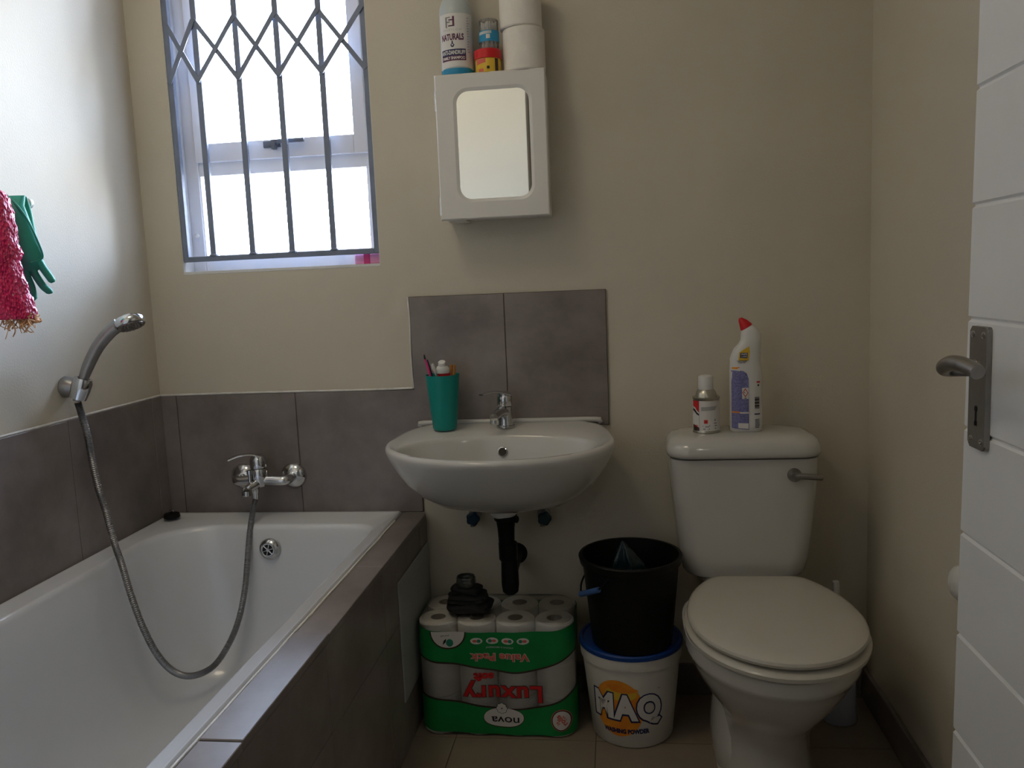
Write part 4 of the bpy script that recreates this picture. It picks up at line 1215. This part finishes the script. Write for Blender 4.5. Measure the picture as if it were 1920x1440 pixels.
# ------------------------------------------------------------------ buckets
BC = (.018, 2.015)
t = thing('washing_powder_bucket', 'white washing powder bucket with blue lid on the floor', 'bucket', (*BC, 0))
bm = NB(); lathe(bm, [(0, 0), (.098, 0), (.1015, .004), (.1225, .205), (.1225, .208), (.127, .209), (.1285, .236), (.126, .238), (.118, .238), (.098, .01), (0, .008)], (*BC, .001), seg=64); finish('bucket_body', bm, M['bucket'], t)
bm = NB(); lathe(bm, [(.1265, .236), (.130, .237), (.1305, .246), (.128, .2495), (.122, .2495), (.119, .246), (0, .246)], (*BC, .001), seg=64); finish('lid', bm, M['bluelid'], t, label='blue lid')
A0 = -pi / 2 - .22
fnB = cyl_map(*BC, .1015, .1225, .005, .206, ang0=A0)
SU = .020
def BU(x): return x
decal('label_print', ell2d(-.012, .108, .064, .076, 48), fnB, M['orange'], t, .006, .0006)
decal('label_print', ell2d(-.004, .148, .040, .018, 36), fnB, M['yellow'], t, .006, .0009)
decal('label_print', ell2d(.004, .160, .036, .008, 36), fnB, M['orange'], t, .006, .0012)
decal('label_outline', move2d(text2d('MAQ', .088, .0088, .186, spacing=1.12), .010, .1060), fnB, M['navy'], t, .006, .0016)
decal('lettering', move2d(text2d('MAQ', .088, .0047, .176, spacing=1.12), .010, .1070), fnB, M['label'], t, .006, .0022)
decal('lettering', move2d(text2d('WASHING POWDER', .0160, .0009, .116), .006, .0480, .03), fnB, M['navy'], t, .006, .0016)
decal('lettering', move2d(text2d('TM', .005, 0), .094, .160), fnB, M['ink'], t, .006, .0010)
bm = NB()
fnr = cyl_map(*BC, .1270, .1285, .210, .237, ang0=A0)
decal('tab', poly2d([(-.012, .214), (.020, .214), (.020, .232), (-.012, .232)]), fnr, M['bucket'], t, .006, .0012)
bm.free()

KC = (.022, 1.985)
t = thing('black_bucket', 'black plastic bucket standing on the washing powder bucket', 'bucket', (*KC, .2485))
z0 = .2508
bm = NB(); lathe(bm, [(0, 0), (.095, 0), (.099, .004), (.1175, .200), (.1175, .204), (.124, .205), (.1275, .221), (.1255, .224), (.119, .224), (.1155, .200), (.096, .012), (0, .008)], (*KC, z0), seg=64); finish('bucket_body', bm, M['black'], t)
bm = NB()
def kp(deg, r, dz): return (KC[0] + r * cos(radians(deg)), KC[1] + r * sin(radians(deg)), z0 + dz)
tube(bm, [kp(244, .119, .198), kp(238, .124, .180), kp(232, .127, .167)], .0022, 8, smooth_n=4)
finish('bail_wire', bm, M['black'], t)
bm = NB()
tube(bm, [kp(186, .124, .122), kp(165, .128, .135), kp(145, .128, .165), kp(138, .122, .195)], .0022, 8, smooth_n=4)
finish('bail_wire', bm, M['black'], t)
bm = NB(); tube(bm, [kp(233, .127, .168), kp(215, .1285, .150), kp(199, .1275, .134), kp(186, .125, .122)], [.0068, .0072, .0072, .0068], 14, smooth_n=4); finish('grip', bm, M['bluewire'], t, label='blue handle grip')
# dark plastic bag / bottle in the bucket
bm = NB()
rings = []
for i, (zz, r, dx) in enumerate(((z0 + .02, .04, .01), (z0 + .10, .055, .004), (z0 + .16, .050, .0), (z0 + .205, .034, -.006), (z0 + .235, .018, -.012), (z0 + .250, .007, -.016), (z0 + .258, .002, -.018))):
    rings.append([Vector((KC[0] + dx + r * (1 + .22 * sin(3 * a + i) + .1 * sin(7 * a)) * cos(a), KC[1] - .01 + .55 * r * (1 + .2 * cos(5 * a)) * sin(a), zz)) for a in [2 * pi * k / 40 for k in range(40)]])
loft(bm, rings)
o = finish('plastic_bag', bm, M['tealdark'], loc=(KC[0], KC[1], z0 + .02)); tag(o, 'dark teal crumpled plastic bag poking out of the black bucket', 'plastic bag')

# ------------------------------------------------------------------ toilet roll pack
t = thing('toilet_roll_pack', 'wrapped value pack of toilet rolls upside down on the floor', 'toilet rolls', (-.324, 2.05, 0))
XC = [-.4745, -.374, -.2735, -.173]; YC = [2.003, 2.104]; RR_ = .0495
proto = None
for zi in range(3):
    for yi in range(2):
        for xi in range(4):
            if proto is None:
                b = NB()
                lathe(b, [(.020, 0), (RR_ - .004, 0), (RR_, .004), (RR_, .0945), (RR_ - .004, .0985), (.020, .0985), (.020, 0)], (XC[0], YC[0], .001), seg=40)
                proto = finish('roll', b, M['paper'], t)
                b = NB(); lathe(b, [(.0188, .001), (.0200, .001), (.0200, .0975), (.0188, .0975), (.0188, .001)], (XC[0], YC[0], .001), seg=28)
                cprot = finish('cardboard_core', b, M['core'], proto)
            else:
                c = proto.copy(); COL.objects.link(c); c.parent = t
                c.location = (XC[xi] - XC[0], YC[yi] - YC[0], zi * .0995)
                c2 = cprot.copy(); COL.objects.link(c2); c2.parent = c
def surf(x):
    R_ = .0515
    if x < XC[0]: return 2.003 - sqrt(max(R_ ** 2 - (x - XC[0]) ** 2, 1e-9))
    if x > XC[3]: return 2.003 - sqrt(max(R_ ** 2 - (x - XC[3]) ** 2, 1e-9))
    return 1.9515 + .004 * sin(pi * (x - XC[0]) / .1005) ** 2
per = []      # perimeter of the pack: left side -> front -> right side
R_ = .0515
for y in (2.104, 2.07, 2.035): per.append((XC[0] - R_, y))
for k in range(0, 13): a = pi + pi / 2 * k / 12; per.append((XC[0] + R_ * cos(a), 2.003 + R_ * sin(a)))
for k in range(1, 60): x = XC[0] + (XC[3] - XC[0]) * k / 60; per.append((x, surf(x)))
for k in range(0, 13): a = 1.5 * pi + pi / 2 * k / 12; per.append((XC[3] + R_ * cos(a), 2.003 + R_ * sin(a)))
for y in (2.035, 2.07, 2.104): per.append((XC[3] + R_, y))
for k in range(1, 13): a = pi / 2 * k / 12; per.append((XC[3] + R_ * cos(a), 2.104 + R_ * sin(a)))
for k in range(1, 12): a = pi / 2 + pi / 2 * k / 12; per.append((XC[0] + R_ * cos(a), 2.104 + R_ * sin(a)))
def interp(tab, x):
    if x <= tab[0][0]: return tab[0][1]
    for (a, b), (c, d) in zip(tab[:-1], tab[1:]):
        if x <= c:
            q = (x - a) / (c - a); q = q * q * (3 - 2 * q) if False else q
            return b + (d - b) * q
    return tab[-1][1]
def smooth_tab(tab):
    pts, _ = spline([Vector((a, b, 0)) for a, b in tab], [0] * len(tab), 8)
    return [(p.x, p.y) for p in pts]
UT = smooth_tab([(-.526, .288), (-.48, .281), (-.423, .279), (-.338, .278), (-.236, .281), (-.17, .285), (-.122, .294)])
UB = smooth_tab([(-.526, .212), (-.48, .201), (-.427, .196), (-.36, .186), (-.291, .176), (-.25, .177), (-.206, .187), (-.16, .205), (-.121, .226)])
LT = smooth_tab([(-.526, .104), (-.47, .096), (-.415, .089), (-.34, .077), (-.279, .073), (-.22, .079), (-.176, .091), (-.14, .110), (-.108, .135)])
LB = smooth_tab([(-.526, .014), (-.42, .009), (-.247, .006), (-.121, .008)])
cx_, cy_ = -.324, 2.053
def strip(top, bot, d):
    b = NB(); prev = None; first = None
    n = len(per)
    for i in range(n + 1):
        x, y = per[i % n]
        x0, y0 = per[(i - 1) % n]; x1, y1 = per[(i + 1) % n]
        nx, ny = (y1 - y0), -(x1 - x0); L = sqrt(nx * nx + ny * ny) or 1
        if nx * (x - cx_) + ny * (y - cy_) < 0: nx, ny = -nx, -ny
        px, py = x + nx / L * d, y + ny / L * d
        zt, zb = top(x), bot(x)
        c = [b.verts.new((px, py, zb)), b.verts.new((px, py, (zb + zt) / 2)), b.verts.new((px, py, zt))]
        if prev: b.faces.new((prev[0], c[0], c[1], prev[1])); b.faces.new((prev[1], c[1], c[2], prev[2]))
        prev = c
    return b
finish('printed_band', strip(lambda x: interp(UT, x), lambda x: interp(UB, x), .0006), M['green'], t, label='green printed band')
finish('printed_band', strip(lambda x: interp(LT, x), lambda x: interp(LB, x), .0006), M['green'], t, label='green printed band')
finish('band_edge', strip(lambda x: interp(UB, x) + .0002, lambda x: interp(UB, x) - .0045, .0008), M['darkbrown'], t)
finish('band_edge', strip(lambda x: interp(LT, x) + .0045, lambda x: interp(LT, x) - .0002, .0008), M['darkbrown'], t)
def pf(u, v, d): return (u, surf(u) - d, v)
half = [(-.441 + .0465 * cos(a), .279 + .0465 * sin(a)) for a in [pi + pi * k / 24 for k in range(25)]]
decal('label_print', poly2d(half), pf, M['darkbrown'], t, .005, .0012)
half = [(-.441 + .0430 * cos(a), .2795 + .0430 * sin(a)) for a in [pi + pi * k / 24 for k in range(25)]]
decal('label_print', poly2d(half), pf, M['label'], t, .005, .0018)
decal('leaf_mark', merge2d(ell2d(-.437, .250, .009, .010), ), pf, M['leaf'], t, .005, .0023)
decal('leaf_mark', merge2d(poly2d([(-.455, .245), (-.452, .256), (-.445, .262), (-.447, .252)]), ), pf, M['ink'], t, .005, .0026)
decal('small_print', merge2d(move2d(text2d('purefi', .006, .0001, .020, True), -.449, .2690)), pf, M['greyink'], t, .005, .0023)
for k, x in enumerate((-.368, -.328, -.289, -.250)):
    decal('badge', ell2d(x, .2565, .0155, .0085), pf, M['label'], t, .005, .0013)
    decal('badge_print', ell2d(x - .004 * (-1) ** k, .2565, .006, .0035), pf, M['salmon'], t, .005, .0018)
    decal('badge_print', ell2d(x + .006 * (-1) ** k, .2565, .005, .0045), pf, M['leaf'], t, .005, .0018)
decal('small_print', move2d(text2d('STRONG & ABSORBENT', .006, .0001, .070, True), -.310, .2395), pf, M['milky'], t, .005, .0013)
decal('lettering', move2d(text2d('Value Pack', .0270, .0016, .154, True), -.311, .2135), pf, M['label'], t, .005, .0013)
decal('lettering', move2d(text2d('Value Pack', .0262, .0008, .150, True), -.311, .2135), pf, M['salmon'], t, .005, .0018)
decal('lettering', move2d(text2d('Luxury', .0600, .0030, .206, True, 1.10), -.308, .1225), pf, M['darkbrown'], t, .005, .0010)
decal('lettering', move2d(text2d('Luxury', .0600, .0016, .202, True, 1.10), -.308, .1225), pf, M['redink'], t, .005, .0016)
decal('lettering', move2d(text2d('soft', .0270, .0018, .052, True), -.354, .1610), pf, M['redink'], t, .005, .0014)
decal('logo_oval', ell2d(-.3065, .052, .0525, .0265, p=2.2), pf, M['darkbrown'], t, .005, .0012)
decal('logo_oval', ell2d(-.3065, .053, .0510, .0250, p=2.2), pf, M['label'], t, .005, .0018)
fl = []; fi = []
for k in range(8):
    a = 2 * pi * k / 8
    fl.append(ell2d(-.311 + .0095 * cos(a), .0775 + .0095 * sin(a), .0056, .0056, 18)); fi.append(ell2d(-.311 + .0092 * cos(a), .0775 + .0092 * sin(a), .0046, .0046, 18))
decal('flower_mark', merge2d(*fl), pf, M['ink'], t, .005, .0023)
decal('flower_mark', merge2d(ell2d(-.311, .0775, .010, .010), *fi), pf, M['label'], t, .005, .0028)
decal('flower_mark', ell2d(-.311, .0775, .0018, .0018, 12), pf, M['ink'], t, .005, .0033)
decal('lettering', move2d(text2d('nova', .0300, .0002, .072, True), -.303, .0480), pf, M['ink'], t, .005, .0026)
decal('badge', ell2d(-.160, .0480, .0265, .0290), pf, M['salmon'], t, .004, .0012)
decal('badge', ell2d(-.160, .0480, .0250, .0275), pf, M['ink'], t, .004, .0016)
decal('badge', ell2d(-.160, .0480, .0225, .0250), pf, M['label'], t, .004, .0020)
b_ = merge2d(text2d('rolls', .018, .0006, .034, True), move2d(text2d('24', .009, .0003, .009, True), 0, -.011), move2d(text2d('2 ply', .006, .0002, .016, True), 0, .010))
decal('badge_print', move2d(b_, -.160, .0480, -.9), pf, M['salmon'], t, .004, .0026)
# clear film round the pack
bm = NB()
rings = []
for zz, sc_ in ((.0008, .93), (.006, .985), (.02, 1.0), (.15, 1.0), (.28, 1.0), (.296, .985), (.3035, .93)):
    rings.append([Vector((cx_ + (x - cx_) * sc_, cy_ + (y - cy_) * sc_, zz)) for x, y in per])
loft(bm, rings, True, False, False)
# wrinkled top sheet joining the side film
ring_top = rings[-1]
loft(bm, [ring_top] + [[Vector((cx_ + (p.x - cx_) * q, cy_ + (p.y - cy_) * q, .3035 + .0016 * noise.noise(Vector((p.x * q * 40, p.y * q * 50, q))))) for p in ring_top] for q in (.94, .86, .75, .6, .45, .3, .15, .04)], True, False, True)
finish('clear_wrap', bm, M['film'], t, label='clear plastic wrap')

# black bundle and jar on the pack
def lump(bm, cx, cy, z0, z1, hx_, hy_, seed, amp=.08, rot=0.0, p=3.2):
    rings = []
    N = 9
    for i in range(N + 1):
        f = i / N
        zz = z0 + (z1 - z0) * f
        s = (1 - abs(2 * f - 1) ** 3.5 * .35)
        row = []
        for k in range(48):
            a = 2 * pi * k / 48
            c, s_ = cos(a), sin(a)
            x = hx_ * s * abs(c) ** (2 / p) * (1 if c >= 0 else -1); y = hy_ * s * abs(s_) ** (2 / p) * (1 if s_ >= 0 else -1)
            q = 1 + amp * noise.noise(Vector((c * 1.7 + seed, s_ * 1.7, f * 3)))
            x, y = x * q, y * q
            xr, yr = x * cos(rot) - y * sin(rot), x * sin(rot) + y * cos(rot)
            zn = .004 * noise.noise(Vector((x * 30, y * 30, seed))) * f
            row.append(Vector((cx + xr, cy + yr, zz + zn)))
        rings.append(row)
    loft(bm, rings)
bm = NB()
lump(bm, -.396, 2.030, .3062, .332, .060, .046, 3.1, .14, -.05)
lump(bm, -.400, 2.036, .326, .352, .054, .040, 8.2, .16, .12)
lump(bm, -.404, 2.040, .346, .370, .041, .033, 5.5, .14, -.1)
o = finish('black_bag', bm, M['blackcloth'], loc=(-.396, 2.03, .306)); tag(o, 'folded black bag lying on the wrapped toilet rolls', 'bag')
t = thing('glass_jar', 'small round dark glass jar on top of the black bag', 'jar', (-.403, 2.038, .370))
bm = NB(); lathe(bm, [(0, 0), (.022, 0), (.025, .004), (.026, .016), (.024, .020), (.0225, .018), (.0225, .006), (0, .005)], (-.403, 2.036, .3685), seg=36); finish('jar_body', bm, M['jarglass'], t)
bm = NB(); lathe(bm, [(.0225, .017), (.0245, .0165), (.0252, .024), (.0235, .027), (.0215, .026), (.0215, .020)], (-.403, 2.036, .3685), seg=36); finish('rim', bm, M['jarglass'], t)

# ------------------------------------------------------------------ toilet brush
t = thing('toilet_brush', 'white toilet brush in its holder behind the toilet', 'toilet brush', (.545, 2.085, 0))
bc = (.545, 2.085)
bm = NB(); lathe(bm, [(0, 0), (.044, 0), (.046, .003), (.043, .05), (.040, .125), (.0385, .13), (.036, .128), (.038, .05), (.040, .01), (0, .008)], (*bc, .001), seg=36); finish('holder', bm, M['blueish'], t, label='pale blue-white holder')
bm = NB(); tube(bm, [(bc[0], bc[1], .10), (bc[0] - .003, bc[1], .20), (bc[0] - .006, bc[1], .30), (bc[0] - .008, bc[1], .352), (bc[0] - .009, bc[1], .366)], [.007, .0055, .006, .0085, .008], 14, smooth_n=4); finish('handle', bm, M['white_p'], t)
bm = NB(); lathe(bm, [(0, .012), (.025, .018), (.033, .04), (.033, .08), (.02, .10), (0, .102)], (*bc, 0), seg=24); finish('bristles', bm, M['bristle'], t)

# ------------------------------------------------------------------ rail, glove and netting on the left wall
t = thing('towel_rail', 'white rail on the left wall holding glove and netting', 'rail', (XL, 1.50, 1.365))
bm = NB(); tube(bm, [(-1.246, 1.22, 1.362), (-1.246, 1.668, 1.362)], .0075, 16); finish('rod', bm, M['white_p'], t)
bm = NB(); lathe(bm, [(0, 0), (.011, 0), (.011, .008), (0, .009)], (-1.246, 1.664, 1.362), (0, 1, 0), 18); finish('end_cap', bm, M['white_p'], t)
for y in (1.26, 1.645):
    bm = NB(); tube(bm, [(XL, y, 1.362), (-1.246, y, 1.362)], .006, 12); lathe(bm, [(0, 0), (.018, 0), (.016, .005), (0, .006)], (XL, y, 1.362), (1, 0, 0), 20); finish('bracket', bm, M['white_p'], t)

# rubber glove folded over the rail: fingers hang behind, cuff in front
t = thing('rubber_glove', 'green rubber glove folded over the white rail', 'glove', (-1.246, 1.63, 1.372))
U = Vector((.80, .60, 0)); Nv = Vector((.60, -.80, 0))      # across / towards the room
O = Vector((-1.243, 1.632, 0))
def G(u, z, n): return O + U * u + Nv * n + Vector((0, 0, z))
bm = NB()
def gring(u0, z0, u1, z1, th, nn, n=24, p=2.0):
    a, b = G(u0, z0, nn), G(u1, z1, nn)
    c, h = (a + b) / 2, (b - a) / 2
    return [c + h * cos(2 * pi * k / n) + Nv * th * sin(2 * pi * k / n) for k in range(n)]
loft(bm, [gring(-.030, 1.374, .018, 1.372, .004, .004), gring(-.034, 1.345, .024, 1.345, .008, -.008), gring(-.036, 1.300, .028, 1.300, .011, -.012), gring(-.034, 1.262, .033, 1.262, .013, -.012), gring(-.030, 1.240, .036, 1.240, .013, -.012), gring(-.026, 1.222, .030, 1.224, .011, -.012), gring(-.020, 1.214, .022, 1.216, .006, -.012)])
for pts, r in (([(.026, 1.240), (.034, 1.222), (.043, 1.205), (.0475, 1.196)], .0080), ([(.010, 1.232), (.018, 1.208), (.030, 1.184), (.0405, 1.172)], .0078), ([(-.006, 1.232), (.001, 1.205), (.0075, 1.178), (.0085, 1.158)], .0090), ([(-.022, 1.235), (-.020, 1.20), (-.016, 1.175), (-.014, 1.165)], .0085)):
    tube(bm, [G(u, z, -.012) for u, z in pts] + [G(pts[-1][0] + .002, pts[-1][1] - .005, -.012)], [r * 1.15, r, r, r * .95, r * .5], 14, smooth_n=4)
tube(bm, [G(-.030, 1.262, -.010), G(-.044, 1.240, -.002), G(-.050, 1.215, .004), G(-.050, 1.207, .004)], [.010, .009, .008, .004], 14, smooth_n=4)
finish('glove_hand', bm, M['glove'], t, angle=70)
bm = NB()   # cuff: an open flattened sleeve with a slanting mouth
def cuff_row(u0, u1, z0, z1, th, nn):
    return gring(u0, z0, u1, z1, th, nn)
rows_o = [cuff_row(-.026, .016, 1.372, 1.374, .006, .010), cuff_row(-.028, .012, 1.356, 1.352, .010, .016), cuff_row(-.032, .020, 1.338, 1.318, .012, .020), cuff_row(-.030, .028, 1.300, 1.286, .013, .022), cuff_row(-.024, .034, 1.270, 1.262, .012, .023), cuff_row(-.014, .036, 1.246, 1.246, .010, .023), cuff_row(-.002, .032, 1.233, 1.238, .007, .023)]
rows_i = [cuff_row(.003, .025, 1.237, 1.240, .005, .023), cuff_row(-.006, .027, 1.252, 1.254, .008, .023), cuff_row(-.022, .018, 1.300, 1.290, .009, .022)]
loft(bm, rows_o + rows_i, True, True, True)
tube(bm, [G(-.018, 1.374, .012), G(.000, 1.350, .0290), G(.016, 1.318, .0325), G(.027, 1.284, .0325), G(.035, 1.252, .0290), G(.031, 1.240, .0270), G(.012, 1.233, .0290)], .0022, 8, smooth_n=4)
finish('cuff', bm, M['glove'], t, angle=70)

# pink netting with frayed end
t = thing('net_sponge', 'crumpled pink bath netting with frayed straw ends on the rail', 'bath net', (-1.24, 1.59, 1.375))
bm = NB()
tabn = [(1.381, -.075, -.022), (1.374, -.085, -.012), (1.360, -.095, -.004), (1.335, -.10, .0005), (1.30, -.10, .0015), (1.268, -.10, .003), (1.250, -.10, .009), (1.236, -.10, .003), (1.20, -.098, .006), (1.172, -.095, .013), (1.15, -.088, .019), (1.128, -.070, .021), (1.117, -.055, .018)]
OX = Vector((-1.205, 1.603, 0))
OX = Vector((-1.222, 1.590, 0))
rings = []
pts_n = []
for i in range(len(tabn) - 1):
    a, b = tabn[i], tabn[i + 1]
    for q in range(6):
        f = q / 6
        pts_n.append(tuple(a[k] * (1 - f) + b[k] * f for k in range(3)))
pts_n.append(tabn[-1])
for z, u0, u1 in pts_n:
    row = []
    c = (u0 + u1) / 2; h = (u1 - u0) / 2
    for k in range(72):
        a = 2 * pi * k / 72
        d = 1 + .10 * noise.noise(Vector((cos(a) * 3, sin(a) * 3, z * 45))) + .05 * noise.noise(Vector((cos(a) * 11, sin(a) * 11, z * 160)))
        row.append(OX + U * (c + h * cos(a) * d) + Nv * (.020 * sin(a) * d * min(1, h / .04) + .012) + Vector((0, 0, z)))
    rings.append(row)
loft(bm, rings)
finish('netting', bm, M['net'], t, angle=60)
bm = NB()
random.seed(11)
for k in range(46):
    u0 = random.uniform(-.045, .016); z0_ = random.uniform(1.118, 1.134)
    p = OX + U * u0 + Nv * random.uniform(.0, .024) + Vector((0, 0, z0_))
    d1 = Vector((random.uniform(-.010, .016), random.uniform(-.010, .010), random.uniform(-.018, -.004)))
    d2 = Vector((random.uniform(-.012, .016), random.uniform(-.012, .010), random.uniform(-.030, -.004)))
    d3 = d2 + Vector((random.uniform(-.012, .010), random.uniform(-.008, .008), random.uniform(-.016, .012)))
    tube(bm, [p, p + d1, p + d2, p + d3], random.uniform(.0007, .0016), 6, smooth_n=4)
for k in range(6):
    u0 = -.010 + .006 * k
    p = OX + U * u0 + Nv * .012 + Vector((0, 0, 1.125))
    tube(bm, [p, p + Vector((.002, 0, -.016)), p + Vector((-.004 + .003 * k, 0, -.028 + .003 * k))], [.006, .0045, .0015], 8, smooth_n=4, flat=(1.4, .4))
finish('frayed_end', bm, M['fray'], t, label='tan frayed fibres')
